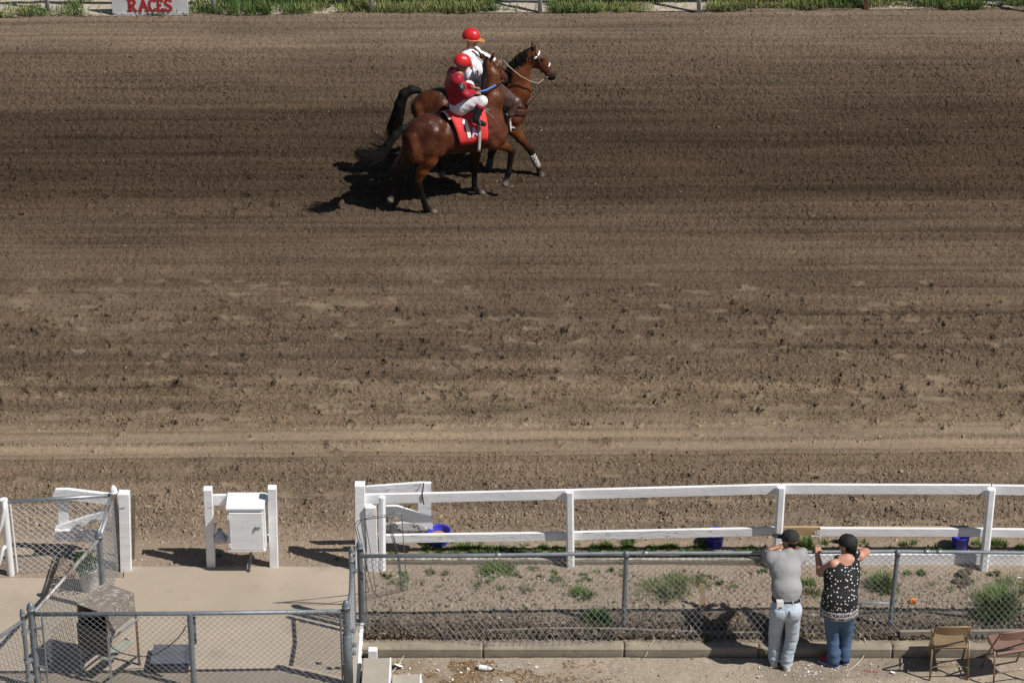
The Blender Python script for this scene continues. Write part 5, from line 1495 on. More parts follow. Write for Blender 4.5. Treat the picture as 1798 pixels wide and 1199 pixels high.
B.cap(n1, m2, .20, .165, BAY * 1.1, .07, (H_.l, .58))
B.cap(m2, L(929, 103, 0), .155, .115, BAY * 1.15, .06, (H_.l, .6))
B.cap(L(929, 103, 0), pollP + np.array((.0, 0, -.05)), .11, .085, BAY * 1.1, .05, (H_.l, .7))
qP, dP, fP, lP = horse_head(B, pollP, muzP, H_.l, BAY * 1.05)
ear(B, pollP + H_.l * .05 + np.array((0, 0, .03)), L(935, 69, .07), H_.f, BAY * .9)
ear(B, pollP - H_.l * .05 + np.array((.01, 0, .03)), L(942, 77, -.06), H_.f, BAY * .9)
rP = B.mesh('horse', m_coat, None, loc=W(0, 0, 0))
tag(rP, 'bay lead pony behind the racehorse, head held up in profile with a white browband', 'horse')
crP = [pollP + np.array((0, 0, .045)), L(915, 92, 0), L(898, 106, 0), L(884, 128, 0), L(872, 140, 0)]
def mane_p(t, u):
    c = spline(crP, u) + np.array((.03, 0, -.02)); d = -H_.l * 1.0 + H_.f * .25
    return c + d * (.01 + .075 * t) + np.array((-.02 * (1 - t), 0, .028 - .20 * t * t)), .018, H_.f, H_.u
hair_strands('mane', m_hair, rP, None, mane_p, 300, .0065, .02, .012)
tq = [L(735, 159, 0), L(722, 158, 0), L(709, 166, .0), L(702, 185, .0), L(697, 205, 0), L(691, 228, 0), L(686, 248, 0)]
core = Body(.014, .03)
for i in range(6):
    core.cap(spline(tq, i / 6.2), spline(tq, (i + 1) / 6.2), [.05, .062, .075, .085, .085, .07][i], [.062, .075, .085, .085, .07, .03][i], BLK, .03)
tl2 = core.mesh('tail', m_hair, rP)
def tail_path2(t, u): return spline(tq, t), .04 + .075 * t, H_.l, H_.f
hair_strands('tail_strand', m_hair, tl2, None, tail_path2, 280, .005, .05, .03)
# bridle, browband, reins, breast collar, boots
m = MB()
for sg in (-1, 1):
    strap(m, [qP(.02, .05, 0), qP(.12, .02, sg * .082), qP(.40, -.05, sg * .085), qP(.74, -.07, sg * .062)], .009)
    bit_ring(m, qP(.78, -.09, sg * .064), H_.l, .036)
strap(m, [qP(.62, -.05 + .090 * math.cos(a), .074 * math.sin(a)) for a in np.linspace(0, 6.28, 14)], .010)
strap(m, [qP(.10, .0, -.08), qP(.22, -.16, -.06), qP(.26, -.19, 0), qP(.22, -.16, .06), qP(.10, 0, .08)], .007)
br = m.build('bridle', m_leather, rP, True)
MB().tube([qP(.16, -.05 + .105 * math.cos(a), .088 * math.sin(a)) for a in np.linspace(-1.7, 1.7, 10)], .016, 6).build('browband', m_num, br, True)
MB().tube([qP(.60, -.05 + .098 * math.cos(a), .080 * math.sin(a)) for a in np.linspace(-.9, .9, 7)], .010, 6).build('noseband', m_num, br, True)
MB().tube([qP(.79, -.09, -.07), qP(.80, -.17, -.05)], .008, 6).build('bit_shank', m_galv, br, True)
m_reinl = M('pale_leather_rein', (.26, .20, .14), .6)
rb = qP(.80, -.17, -.05)
rh_ = L(873, 105, .12)
MB().tube([rb, L(945, 147, -.12), L(930, 143, -.16), L(912, 133, -.17), L(893, 117, -.15), L(884, 107, -.04), rh_], .011, 6).build('rein', m_reinl, rP, True)
MB().tube([rb, L(945, 165, -.2), L(930, 182, -.12), L(922, 192, -.05)], .006, 6).build('tie_down', m_black, rP, True)
cp = []
for a in np.linspace(-1.35, 1.35, 13): cp.append(W(.50 + .285 * math.cos(a) - .02, -.275 * math.sin(a), 1.06 + .06 * (1 - math.cos(a)) * 2))
m = MB()
for p0, p1 in zip(cp[:-1], cp[1:]): m.bar(p0, p1, .012, .075, bev=.004)
m.build('breast_collar', m_leather, rP)
m_boot = M('spotted_leg_boot', (.62, .60, .56), .7, var=.1, scale=40, col2=(.02, .02, .02), thr=.46, soft=.04)
MB().tube([L(934, 271, -.13), L(938, 279, -.13), L(943, 290, -.13), L(945, 294, -.13)], [.050, .055, .054, .045], 12).build('leg_boot', m_boot, rP, True)
MB().tube([L(862, 276, .13), L(860, 286, .13), L(857, 298, .13), L(858, 302, .13)], [.050, .055, .054, .045], 12).build('leg_boot', M('dark_leg_boot', (.03, .03, .035), .7, var=.1, scale=40, col2=(.25, .25, .26), thr=.62, soft=.04), rP, True)
sad = Body(.014, .04)
sad.cap(W(-.10, 0, 1.46), W(.26, 0, 1.46), .10, .09, BLK, .04, [(H_.l, 1.9), ((0, 0, 1), .6)])
sad.cap(W(.30, 0, 1.50), W(.30, 0, 1.60), .035, .03, BLK, .03); sad.ball(W(.30, 0, 1.61), .042, BLK, .01, ((0, 0, 1), .6))
sad.cap(W(-.18, -.14, 1.54), W(-.18, .14, 1.54), .05, .05, BLK, .04)
sad.mesh('saddle', m_leather, rP)
# ================================================================== PEOPLE
SK1 = np.array((.40, .20, .125)); SK2 = np.array((.30, .145, .085)); SK3 = np.array((.50, .255, .18))
HAIR = np.array((.018, .012, .010)); Xa = (1, 0, 0)
def V3(*a): return np.array(a, float)
def wrinkle(amp, fx, fz, ph=0.0, ztop=None, zbot=None):
    def f(Pt):
        x, y, z = Pt[..., 0], Pt[..., 1], Pt[..., 2]
        w = np.sin(fz * z + 2.2 * np.sin(fx * x + ph) + 1.5 * np.sin(fx * .8 * y + ph * 2)) * .6 + .4 * np.sin(fz * 1.7 * z + fx * 1.3 * x + ph * 3)
        g = 1.0
        if zbot is not None: g = .35 + .65 * np.clip((ztop - z) / (ztop - zbot), 0, 1)
        return amp * w * g
    return f
def shoe(parent, heel, toe, mat, solemat, w=.043, name='shoe', h=.07):
    heel = V3(*heel); toe = V3(*toe)
    B = Body(.007, .02); d = (toe - heel) / np.linalg.norm(toe - heel)
    B.cap(heel + (0, 0, h * .75), heel + d * .06 + (0, 0, h * .8), w * .9, w * .85, k=.02)
    B.cap(heel + (0, 0, .03), toe - d * .04 + (0, 0, .03), w * .92, w * .85, k=.02, flat=((0, 0, 1), .9))
    B.cut(heel + (0, 0, .012), (0, 0, -1))
    o = B.mesh(name, mat, parent)
    S = Body(.007, .01); S.cap(heel + (0, 0, .012), toe - d * .035 + (0, 0, .012), w * 1.0, w * .93, flat=((0, 0, 1), .35)); S.mesh('sole', solemat, o)
    return o
def ball_cap(parent, c, f, mat, r=.100, up=(0, 0, 1), bill=.085):
    f = V3(*f); f /= np.linalg.norm(f); up = V3(*up); up -= f * (up @ f); up /= np.linalg.norm(up); sd = np.cross(f, up); c = V3(*c)
    B = Body(.007, .012)
    B.cap(c - f * .016 + up * .03, c + f * .010 + up * .03, r, r * .96, flat=[(up, .98), (sd, .93)])
    B.cut(c + up * (-.004), -up - f * .10)
    o = B.mesh('cap', mat, parent)
    b = Body(.006, .01); b.cap(c + f * .07 + up * .012, c + f * (.085 + bill) + up * -.006, .072, .062, flat=[(up, .10)]); b.mesh('cap_bill', mat, o)
    MB().lathe(c + up * (.03 + r * .97), [(.009, -.004), (.009, .002), (.001, .006)], 10).build('cap_button', mat, o, True)
    return o

# ------------------------------------------------------------------ man in grey
g0 = WZ
fl0, fr0 = G(1359, 1166, WZ), G(1381, 1173, WZ)
hipc = P(1380, 1066, 31.26); chest = P(1379, 1000, 31.46); neck = P(1384, 966, 31.62); hd_ = P(1387, 950, 31.69)
shL, shR = P(1354, 977, 31.58), P(1405, 974, 31.60)
elL, elR = P(1342, 969, 31.88), P(1411, 968, 31.90)
haL, haR = P(1364, 961, 31.95), P(1399, 963, 31.97)
hL, hR = hipc + V3(-.085, 0, -.02), hipc + V3(.085, 0, -.02)
knL, knR = P(1361, 1112, 31.36), P(1391, 1116, 31.30)
ankL, ankR = fl0 + V3(.0, .03, .09), fr0 + V3(0, .03, .09)
B = Body(.008, .02)
B.cap(hipc, chest, .115, .12, SK2, .05, (Xa, 1.25)); B.cap(chest, neck + V3(0, 0, -.07), .12, .08, SK2, .05, (Xa, 1.5))
B.cap(neck + V3(0, -.02, -.04), hd_ + V3(0, 0, -.05), .058, .052, SK2, .03)
fm = V3(-.82, .56, -.06)
head(B, hd_, fm, (0.05, .10, 1), SK2)
for sh, el, ha, s in ((shL, elL, haL, 1), (shR, elR, haR, -1)):
    B.cap(sh, el, .052, .044, SK2, .03); B.cap(el, ha, .043, .029, SK2, .02)
    dd = ha - el; hand(B, ha, dd / np.linalg.norm(dd) + V3(0, .1, -.05), (0, .0, 1), SK2, 1.0, .5, s)
for h, k_, a in ((hL, knL, ankL), (hR, knR, ankR)):
    B.cap(h, k_, .075, .052, SK2, .03); B.cap(k_, a, .050, .034, SK2, .02); B.cap(a + V3(0, 0, -.05), a + V3(0, .13, -.06), .03, .028, SK2, .02)
man = B.mesh('person', m_skin, None, loc=((fl0 + fr0) / 2))
tag(man, 'man in grey t-shirt, light jeans and dark cap leaning on the fence rail', 'person')
Hh = Body(.008, .015); Hh.cap(hd_ - fm * .022 + V3(0, 0, -.0), hd_ - fm * .022 + V3(0, 0, -.045), .078, .058, flat=(np.cross(fm, (0, 0, 1)), .95)); Hh.cut(hd_ + V3(0, 0, .03), (0, 0, 1)); Hh.mesh('hair', m_hair, man)
ball_cap(man, hd_ + V3(0, 0, .028), fm, m_cap, r=.100, up=(.02, .12, 1), bill=.095)
S = Body(.010, .03)
belt = P(1381, 1046, 31.29)
S.cap(belt + V3(0, 0, -.02), belt + V3(0, .03, .09), .116, .120, k=.05, flat=(Xa, 1.36)); S.cap(belt + V3(0, .03, .08), chest + V3(0, 0, .02), .120, .122, k=.06, flat=(Xa, 1.36))
S.cap(chest, neck + V3(0, -.035, -.095), .118, .080, k=.06, flat=(Xa, 1.5))
S.cap(neck + V3(-.10, -.03, -.07), neck + V3(.10, -.03, -.07), .062, .062, k=.05); S.cap(neck + V3(0, -.02, -.06), neck + V3(0, -.008, -.03), .075, .064, k=.03)
for sh, el in ((shL, elL), (shR, elR)):
    S.cap(neck + (sh - neck) * .5 + V3(0, -.04, -.05), sh + V3(0, -.01, -.015), .074, .064, k=.07); S.cap(sh + V3(0, 0, -.008), sh + (el - sh) * .72, .064, .062, k=.06)
    S.cap(sh + V3(0, -.02, -.05), chest + (sh - chest) * .5 + V3(0, 0, -.08), .05, .06, k=.06)
S.wr.append(wrinkle(.0032, 7, 40, 1.0, belt[2] + .30, belt[2]))
S.cut(belt + V3(0, 0, -.055), (0, .0, -1))
S.mesh('tshirt', m_tee, man)
J = Body(.010, .03)
J.cap(belt + V3(0, -.005, -.045), hipc + V3(0, -.02, .0), .120, .128, k=.04, flat=(Xa, 1.36))
J.cap(hipc + V3(-.09, -.05, -.03), hipc + V3(-.09, -.045, -.08), .095, .09, k=.05); J.cap(hipc + V3(.09, -.05, -.03), hipc + V3(.09, -.045, -.08), .095, .09, k=.05)
for h, k_, a in ((hL, knL, ankL), (hR, knR, ankR)):
    J.cap(h, k_, .100, .080, k=.012); J.cap(k_, a + V3(0, -.01, .02), .079, .068, k=.015); J.cap(a + V3(0, -.015, .10), a + V3(0, -.02, -.03), .072, .070, k=.015)
J.wr.append(wrinkle(.006, 17, 60, 2.0, hipc[2] - .35, WZ + .1))
J.cut(belt + V3(0, 0, .005), (0, 0, 1)); J.cut(V3(0, 0, WZ + .055), (0, 0, -1))
jeans = J.mesh('jeans', m_ljean, man)
bt = MB()
ring = [belt + V3(.176 * math.cos(a), .128 * math.sin(a) - .003, -.016) for a in np.linspace(0, 2 * math.pi, 33)[:-1]]
Vb = []; 
for p in ring: Vb += [p + V3(0, 0, -.021), p + V3(0, 0, .021)]
nb_ = len(ring); bt.add(Vb, [(2*i, 2*((i+1) % nb_), 2*((i+1) % nb_)+1, 2*i+1) for i in range(nb_)])
bo = bt.build('belt', m_blkleather, man, True); sm = bo.modifiers.new('thick', 'SOLIDIFY'); sm.thickness = .006
for a in (-1.95, -1.2, -.5): 
    p = belt + V3(.183 * math.cos(a), .134 * math.sin(a), -.016); MB().box(p, (.014, .012, .056), rz=a + R(90)).build('belt_loop', m_ljean, jeans)
from mathutils.bvhtree import BVHTree
bvh = BVHTree.FromPolygons([tuple(v) for v in J.V], [tuple(p.vertices) for p in jeans.data.polygons])
for s in (-1, 1):
    c = hipc + V3(s * .088, 0, -.012); V = []; n = 7
    for i in range(n):
        for j in range(n):
            u = j / (n - 1) * 2 - 1; v = i / (n - 1)
            x = c[0] + u * .062 * (1 - .10 * v); z = c[2] + .062 - v * (.125 + .022 * (1 - abs(u)))
            h = bvh.ray_cast(Vector((x, 30.0, z)), Vector((0, 1, 0)))[0]
            V.append((x, (h.y if h is not None else c[1] - .13) - .005, z))
    F = [(i * n + j, i * n + j + 1, (i + 1) * n + j + 1, (i + 1) * n + j) for i in range(n - 1) for j in range(n - 1)]
    o = mesh_obj('back_pocket', V, F, m_ljean, jeans, smooth=True); sm = o.modifiers.new('thick', 'SOLIDIFY'); sm.thickness = .007
shoe(man, fl0 + V3(.0, -.03, 0), fl0 + V3(-.03, .23, 0), m_shoe, m_paper); shoe(man, fr0 + V3(0, -.03, 0), fr0 + V3(.02, .23, 0), m_shoe, m_paper)
bk = belt + V3(-.088, -.138, -.035)
t = thing('booklet', bk, 'folded white booklet sticking out of the back pocket of the man in grey', 'booklet')
mb = MB()
for k in range(4): mb.box(bk + V3(.004 * k - .004, -.012 * k / 3 + .004, .012 - .004 * k), (.078, .0035, .13 - .008 * k), rx=R(-8 + 2 * k), rz=R(2 * k - 3))
mb.build('pages', m_paper, t)
pm_ = MB()
for k in range(5): pm_.box(bk + V3(.006, -.0125 - .0010 * k, -.02 - .009 * k), (.05 - .006 * (k % 3), .001, .004), rx=R(-4))
pm_.build('print', m_blk, t)

# ------------------------------------------------------------------ woman in polka dots
wl, wr = G(1463, 1168, WZ), G(1482, 1163, WZ)
hipc = P(1474, 1074, 31.34); chest = P(1479, 1012, 31.50); neck = P(1487, 975, 31.62); hd_ = P(1488, 958, 31.69)
shL, shR = P(1464, 990, 31.54), P(1510, 976, 31.62)
elL, elR = P(1441, 1004, 31.70), P(1520, 969, 31.92)
haL, haR = P(1435, 973, 31.86), P(1499, 962, 31.98)
hL, hR = hipc + V3(-.085, 0, -.02), hipc + V3(.085, 0.01, -.02)
knL, knR = P(1462, 1114, 31.38), P(1486, 1110, 31.42)
ankL, ankR = wl + V3(0, .02, .09), wr + V3(0, .02, .09)
B = Body(.008, .02)
B.cap(hipc, chest, .12, .125, SK3, .05, (Xa, 1.3)); B.cap(chest, neck + V3(0, -.01, -.07), .125, .085, SK3, .05, (Xa, 1.5))
B.cap(neck + V3(-.06, -.035, -.055), neck + V3(.07, -.03, -.05), .062, .062, SK3, .04)
B.cap(neck + V3(0, -.02, -.04), hd_ + V3(0, 0, -.05), .056, .052, SK3, .03)
fm = V3(-.80, .58, -.10)
head(B, hd_, fm, (0.05, .10, 1), SK3, .98)
B.cap(shL, elL, .062, .052, SK3, .04); B.cap(elL, haL, .050, .031, SK3, .025)
B.cap(shR, elR, .060, .050, SK3, .04); B.cap(elR, haR, .048, .030, SK3, .02)
hand(B, haL + V3(0, 0, .005), (.12, .75, .42), (0, -.5, .8), SK3, .95, .95, 1)
dd = haR - elR; hand(B, haR, dd / np.linalg.norm(dd), (0, -.1, 1), SK3, .95, .6, -1)
for h, k_, a in ((hL, knL, ankL), (hR, knR, ankR)):
    B.cap(h, k_, .08, .055, SK3, .03); B.cap(k_, a, .052, .036, SK3, .02); B.cap(a + V3(0, 0, -.05), a + V3(-.05, .11, -.06), .03, .028, SK3, .02)
wom = B.mesh('person', m_skin, None, loc=((wl + wr) / 2))
tag(wom, 'woman in black polka dot top, blue jeans and black cap at the fence', 'person')
Hh = Body(.008, .015); Hh.cap(hd_ - fm * .04 + V3(0, 0, 0), hd_ - fm * .045 + V3(0, 0, -.065), .085, .06, flat=(np.cross(fm, (0, 0, 1)), .95)); Hh.cut(hd_ + V3(0, 0, .03), (0, 0, 1)); Hh.mesh('hair', m_hair, wom)
ball_cap(wom, hd_ + V3(0, 0, .022), fm, m_blk, r=.106, up=(.0, .15, 1), bill=.078)
# polka dot top with patterned hem
m_dots = M('polka_dot_cloth', (.010, .010, .012), .85, var=.2, scale=10, bump=.006, bscale=14)
nt = m_dots.node_tree; bs = nt.nodes['Principled BSDF']; old = bs.inputs['Base Color'].links[0].from_socket
tc = nt.nodes.new('ShaderNodeTexCoord'); vo = nt.nodes.new('ShaderNodeTexVoronoi'); vo.inputs['Scale'].default_value = 25; vo.inputs['Randomness'].default_value = .6
nt.links.new(tc.outputs['Object'], vo.inputs['Vector'])
lt = nt.nodes.new('ShaderNodeMath'); lt.operation = 'LESS_THAN'; lt.inputs[1].default_value = .235; nt.links.new(vo.outputs['Distance'], lt.inputs[0])
mx = nt.nodes.new('ShaderNodeMix'); mx.data_type = 'RGBA'; mx.inputs['B'].default_value = (.72, .70, .68, 1)
nt.links.new(lt.outputs[0], mx.inputs['Factor']); nt.links.new(old, mx.inputs['A']); nt.links.new(mx.outputs['Result'], bs.inputs['Base Color'])
T = Body(.010, .03)
hem = P(1474, 1062, 31.335)
T.cap(hem + V3(0, 0, -.07), hem + V3(0, .02, .09), .162, .148, k=.06, flat=(Xa, 1.36)); T.cap(hem + V3(0, .02, .08), chest, .143, .142, k=.06, flat=(Xa, 1.38))
T.cap(chest + V3(0, .06, .0), chest + V3(0, .08, .08), .12, .11, k=.06, flat=(Xa, 1.4))
T.cap(chest, neck + V3(-.01, -.05, -.14), .14, .105, k=.06, flat=(Xa, 1.5))
for sh, s in ((shL, -1), (shR, 1)):
    st_ = sh + V3(-.035, -.005, .028) if s > 0 else neck + V3(-.098, -.035, -.05)
    T.cap(chest + (sh - chest) * .55 + V3(0, -.01, 0), st_, .085, .040, k=.04); T.cap(st_, st_ + V3(.0, .09, -.035), .038, .05, k=.03)
T.ball(neck + V3(-.002, -.085, .02), .088, k=.02, sub=True)
T.wr.append(wrinkle(.005, 14, 22, .5, hem[2] + .3, hem[2] - .05))
T.cut(hem + V3(0, 0, -.055), (0, 0.05, -1))
top = T.mesh('top', m_dots, wom)
Hm = Body(.010, .03); Hm.cap(hem + V3(0, 0, -.10), hem + V3(0, .015, .04), .171, .163, k=.06, flat=(Xa, 1.36)); Hm.cut(hem + V3(0, 0, -.115), (0, .05, -1)); Hm.cut(hem + V3(0, 0, -.005), (0, 0, 1))
m_hem = M('patterned_hem', (.012, .012, .014), .85, var=.1, scale=10)
nt = m_hem.node_tree; bs = nt.nodes['Principled BSDF']; old = bs.inputs['Base Color'].links[0].from_socket
tc = nt.nodes.new('ShaderNodeTexCoord'); vo = nt.nodes.new('ShaderNodeTexVoronoi'); vo.inputs['Scale'].default_value = 34; vo.feature = 'DISTANCE_TO_EDGE'
nt.links.new(tc.outputs['Object'], vo.inputs['Vector'])
lt = nt.nodes.new('ShaderNodeMath'); lt.operation = 'LESS_THAN'; lt.inputs[1].default_value = .055; nt.links.new(vo.outputs['Distance'], lt.inputs[0])
wv = nt.nodes.new('ShaderNodeTexWave'); wv.bands_direction = 'Z'; wv.inputs['Scale'].default_value = 6.5; wv.inputs['Distortion'].default_value = 1.0; wv.inputs['Detail Scale'].default_value = 6
nt.links.new(tc.outputs['Object'], wv.inputs['Vector'])
gt = nt.nodes.new('ShaderNodeMath'); gt.operation = 'GREATER_THAN'; gt.inputs[1].default_value = .93; nt.links.new(wv.outputs['Fac'], gt.inputs[0])
mxm = nt.nodes.new('ShaderNodeMath'); mxm.operation = 'MAXIMUM'; nt.links.new(lt.outputs[0], mxm.inputs[0]); nt.links.new(gt.outputs[0], mxm.inputs[1])
mx = nt.nodes.new('ShaderNodeMix'); mx.data_type = 'RGBA'; mx.inputs['B'].default_value = (.50, .49, .48, 1)
nt.links.new(mxm.outputs[0], mx.inputs['Factor']); nt.links.new(old, mx.inputs['A']); nt.links.new(mx.outputs['Result'], bs.inputs['Base Color'])
Hm.mesh('hem', m_hem, top)
J = Body(.010, .03)
J.cap(hipc + V3(0, .0, .08), hipc + V3(0, -.01, -.02), .130, .142, k=.05, flat=(Xa, 1.36))
for h, k_, a in ((hL, knL, ankL), (hR, knR, ankR)):
    J.cap(h + V3(0, -.01, -.02), k_, .106, .082, k=.012); J.cap(k_, a + V3(0, 0, .0), .080, .066, k=.015); J.cap(a + V3(0, 0, .08), a + V3(0, -.005, -.04), .074, .072, k=.02)
J.wr.append(wrinkle(.003, 15, 50, .3, hipc[2] - .2, WZ + .1))
J.cut(V3(0, 0, WZ + .05), (0, 0, -1)); J.cut(hipc + V3(0, 0, .10), (0, 0, 1))
J.mesh('jeans', m_djean, wom)
m_blsole = M('pale_blue_sole', (.40, .46, .62), .6)
s1 = shoe(wom, wl + V3(.03, -.02, 0), wl + V3(-.17, .10, 0), m_navy, m_blsole); shoe(wom, wr + V3(.02, -.02, 0), wr + V3(-.03, .21, 0), m_navy, m_blsole)
lc = MB(); c = wl + V3(-.075, .045, .085)
for k in range(5):
    p = c + V3(-.022 * k + .02, .013 * k, -.006 * k); lc.tube([p + V3(-.02, -.035, -.02), p + V3(0, 0, .006), p + V3(.02, .035, -.02)], .006, 5)
lc.tube([c, c + V3(.03, -.03, .03), c + V3(.0, -.05, .0)], .006, 5)
lc.build('laces', m_redlace, s1)

def helmet(parent, c, f, up, r, mat, brimmat, brim=.06, goggles=False):
    f = V3(*f); f /= np.linalg.norm(f); up = V3(*up); up -= f * (up @ f); up /= np.linalg.norm(up); sd = np.cross(f, up); c = V3(*c)
    B = Body(.007, .01)
    B.cap(c - f * .015 + up * .02, c + f * .015 + up * .02, r, r * .98, flat=[(sd, .9)]); B.cut(c - up * .03, -up - f * .15)
    o = B.mesh('helmet', mat, parent)
    b = Body(.006, .01); b.cap(c + f * (r * .72) + up * .0, c + f * (r * .9 + brim) - up * .02, .078, .06, flat=[(up, .13)]); b.mesh('peak', brimmat, o)
    m = MB(); m.tube([c + f * (r * 1.035) * math.cos(a) + sd * (r * .945) * math.sin(a) - up * .006 + f * .004 for a in np.linspace(0, 6.28, 25)[:-1]], .010, 6, closed=True); m.build('band', m_blk if goggles else brimmat, o, True)
    if goggles:
        g = MB()
        for s in (-1, 1):
            gc = c + f * (r * .99) + sd * s * .038 + up * .022
            Mx = Matrix((tuple(sd), tuple(up), tuple(f))).transposed()
            g.lathe(gc, [(.034, -.012), (.036, .010), (.030, .014), (.001, .016)], 12, M=Mx)
        g.build('goggles', M('goggle_lens', (.22, .10, .05), .15), o, True)
        ch = MB(); ch.tube([c + sd * s_ * .088 * w - up * (.02 + .10 * (1 - w)) + f * (.0 + .035 * (1 - w)) for s_, w in ((-1, 1), (-1, .8), (-1, .35), (1, .35), (1, .8), (1, 1))], .006, 5); ch.build('chin_strap', m_blk, o, True)
    return o

# ------------------------------------------------------------------ jockey
W, L = A_.W, A_.L; fw, lf_, up_ = A_.f, A_.l, A_.u
pel = L(806, 181, 0); chest = L(801, 148, 0); neck = L(804, 125, .0); hd_ = L(811, 113, .01)
shR, shL = L(803, 140, -.17), chest + (L(803, 140, -.17) - chest) * V3(1, 1, 1) * 0 + lf_ * .17 + V3(0, 0, .10) + fw * .02
elR = L(817, 166, -.26); haR = L(834, 163, -.14); elL = shL + lf_ * .09 + fw * .10 + V3(0, 0, -.24); haL = haR + lf_ * .16 + fw * .04
hpR, hpL = pel - lf_ * .10, pel + lf_ * .10
knR, anR, toR = L(846, 178, -.27), L(835, 207, -.33), L(846, 219, -.34)
def mir(p):
    q = A_.loc(p); return A_.W(q[0], -q[1], q[2])
knL, anL, toL = mir(knR), mir(anR), mir(toR)
hf = fw * .95 - lf_ * .15 + up_ * -.25
B = Body(.008, .02)
B.cap(pel, chest, .11, .115, SK2, .05, (lf_, 1.25)); B.cap(chest, neck - up_ * .05, .11, .075, SK2, .05, (lf_, 1.4)); B.cap(neck - up_ * .03, hd_ - up_ * .04, .055, .05, SK2, .03)
head(B, hd_, hf, (0, 0, 1), SK2)
for sh, el, ha, s in ((shR, elR, haR, -1), (shL, elL, haL, 1)):
    B.cap(sh, el, .050, .042, SK2, .03); B.cap(el, ha, .040, .028, SK2, .02); hand(B, ha, fw * .8 - up_ * .2, up_ + lf_ * .3 * s, SK2 * .9, .95, 1.2, s)
for h, k_, a, t_ in ((hpR, knR, anR, toR), (hpL, knL, anL, toL)):
    B.cap(h, k_, .075, .055, SK2, .03); B.cap(k_, a, .05, .036, SK2, .02); B.cap(a - up_ * .04, t_, .032, .028, SK2, .02)
joc = B.mesh('person', m_skin, None, loc=pel - V3(0, 0, .13))
tag(joc, 'jockey in crimson silks and red helmet riding the front racehorse', 'person')
helmet(joc, hd_ + up_ * .025, hf, (0, 0, 1), .118, m_redplas, m_redplas, .012, True)
S = Body(.010, .03)
S.cap(pel + up_ * .04 - fw * .02, chest - fw * .02, .134, .136, k=.06, flat=(lf_, 1.2)); S.cap(chest - fw * .015, neck - up_ * .085 - fw * .015, .132, .09, k=.06, flat=(lf_, 1.45)); S.cap(neck - up_ * .05, neck - up_ * .015, .068, .060, k=.03)
for sh, el, ha in ((shR, elR, haR), (shL, elL, haL)):
    S.cap(chest + (sh - chest) * .6, sh, .095, .085, k=.05); S.cap(sh, el, .082, .072, k=.04); S.cap(el, el + (ha - el) * .82, .070, .046, k=.03)
S.wr.append(wrinkle(.006, 16, 30, .7)); S.cut(pel + up_ * .02, -up_)
silk = S.mesh('silks', m_silk, joc)
nd = (elR - shR) / np.linalg.norm(elR - shR)
nc = shR + (elR - shR) * .42
vn = np.array(ray(812, 148)); vn = -vn / np.linalg.norm(vn); vn = vn - nd * (vn @ nd); vn = vn * .55 - lf_ * .9; vn = vn - nd * (vn @ nd); vn /= np.linalg.norm(vn); sdv = np.cross(nd, vn)
def onsleeve(u, v, off=.088):
    a = u / .08; return nc + nd * v + (vn * math.cos(a) + sdv * math.sin(a)) * off
m = MB(); n = 16
rows = []
for r_ in (0.001, .5, 1.0):
    rows.append([onsleeve(.044 * r_ * math.cos(t_), .066 * r_ * math.sin(t_), .0895) for t_ in np.linspace(0, 2 * math.pi, n + 1)[:-1]])
for rw in rows: m.v += [tuple(p) for p in rw]
for i in range(2):
    for j in range(n): m.f.append((i*n+j, i*n+(j+1) % n, (i+1)*n+(j+1) % n, (i+1)*n+j))
ap = m.build('armband_patch', m_blk, silk); sm = ap.modifiers.new('thick', 'SOLIDIFY'); sm.thickness = .004
m = MB(); sg_ = 1
q0 = [onsleeve(x, y, .0935) for x, y in ((-.012, -.044), (.012, -.044), (.012, .044), (-.012, .044))]
m.add(q0, [(0, 1, 2, 3)])
q0 = [onsleeve(x, y, .0936) for x, y in ((-.012, -.044), (-.012, -.030), (-.027, -.016), (-.027, -.026))]; m.add(q0, [(0, 1, 2, 3)])
nm = m.build('number', m_num, ap); sm = nm.modifiers.new('thick', 'SOLIDIFY'); sm.thickness = .003
J = Body(.010, .03)
J.cap(pel + up_ * .03, pel - up_ * .05, .135, .14, k=.05, flat=(lf_, 1.3))
for h, k_, a in ((hpR, knR, anR), (hpL, knL, anL)):
    J.cap(h - up_ * .01, k_ + fw * .01, .108, .080, k=.04); J.cap(k_, k_ + (a - k_) * .25, .074, .062, k=.02)
J.wr.append(wrinkle(.003, 22, 40, .2)); J.cut(pel + up_ * .20, up_)
J.mesh('breeches', m_breech, joc)
for k_, a, t_ in ((knR, anR, toR), (knL, anL, toL)):
    Bt = Body(.008, .02); Bt.cap(k_ + (a - k_) * .32, a, .072, .056, k=.02); Bt.cap(a - up_ * .02, a - up_ * .05 + fw * .0, .054, .05, k=.02); Bt.cap(a - up_ * .045, t_ + fw * .03, .050, .042, k=.02, flat=(up_, .8))
    Bt.cut(k_ + (a - k_) * .32, (k_ - a)); bt_ = Bt.mesh('boot', m_blkleather, joc)
    Cf = Body(.008, .02); Cf.cap(k_ + (a - k_) * .2, k_ + (a - k_) * .45, .078, .076, k=.02); Cf.cut(k_ + (a - k_) * .24, (k_ - a)); Cf.cut(k_ + (a - k_) * .42, (a - k_)); Cf.mesh('boot_top', m_silk, bt_)
wh = MB().tube([haR + fw * .03 + up_ * .05, haR + fw * .02 - up_ * .05, haR + fw * .06 - up_ * .34 - lf_ * .12], [.009, .008, .004], 6).build('riding_whip', m_blkleather, None, True)
tag(wh, 'thin black riding whip held by the jockey in crimson', 'whip')
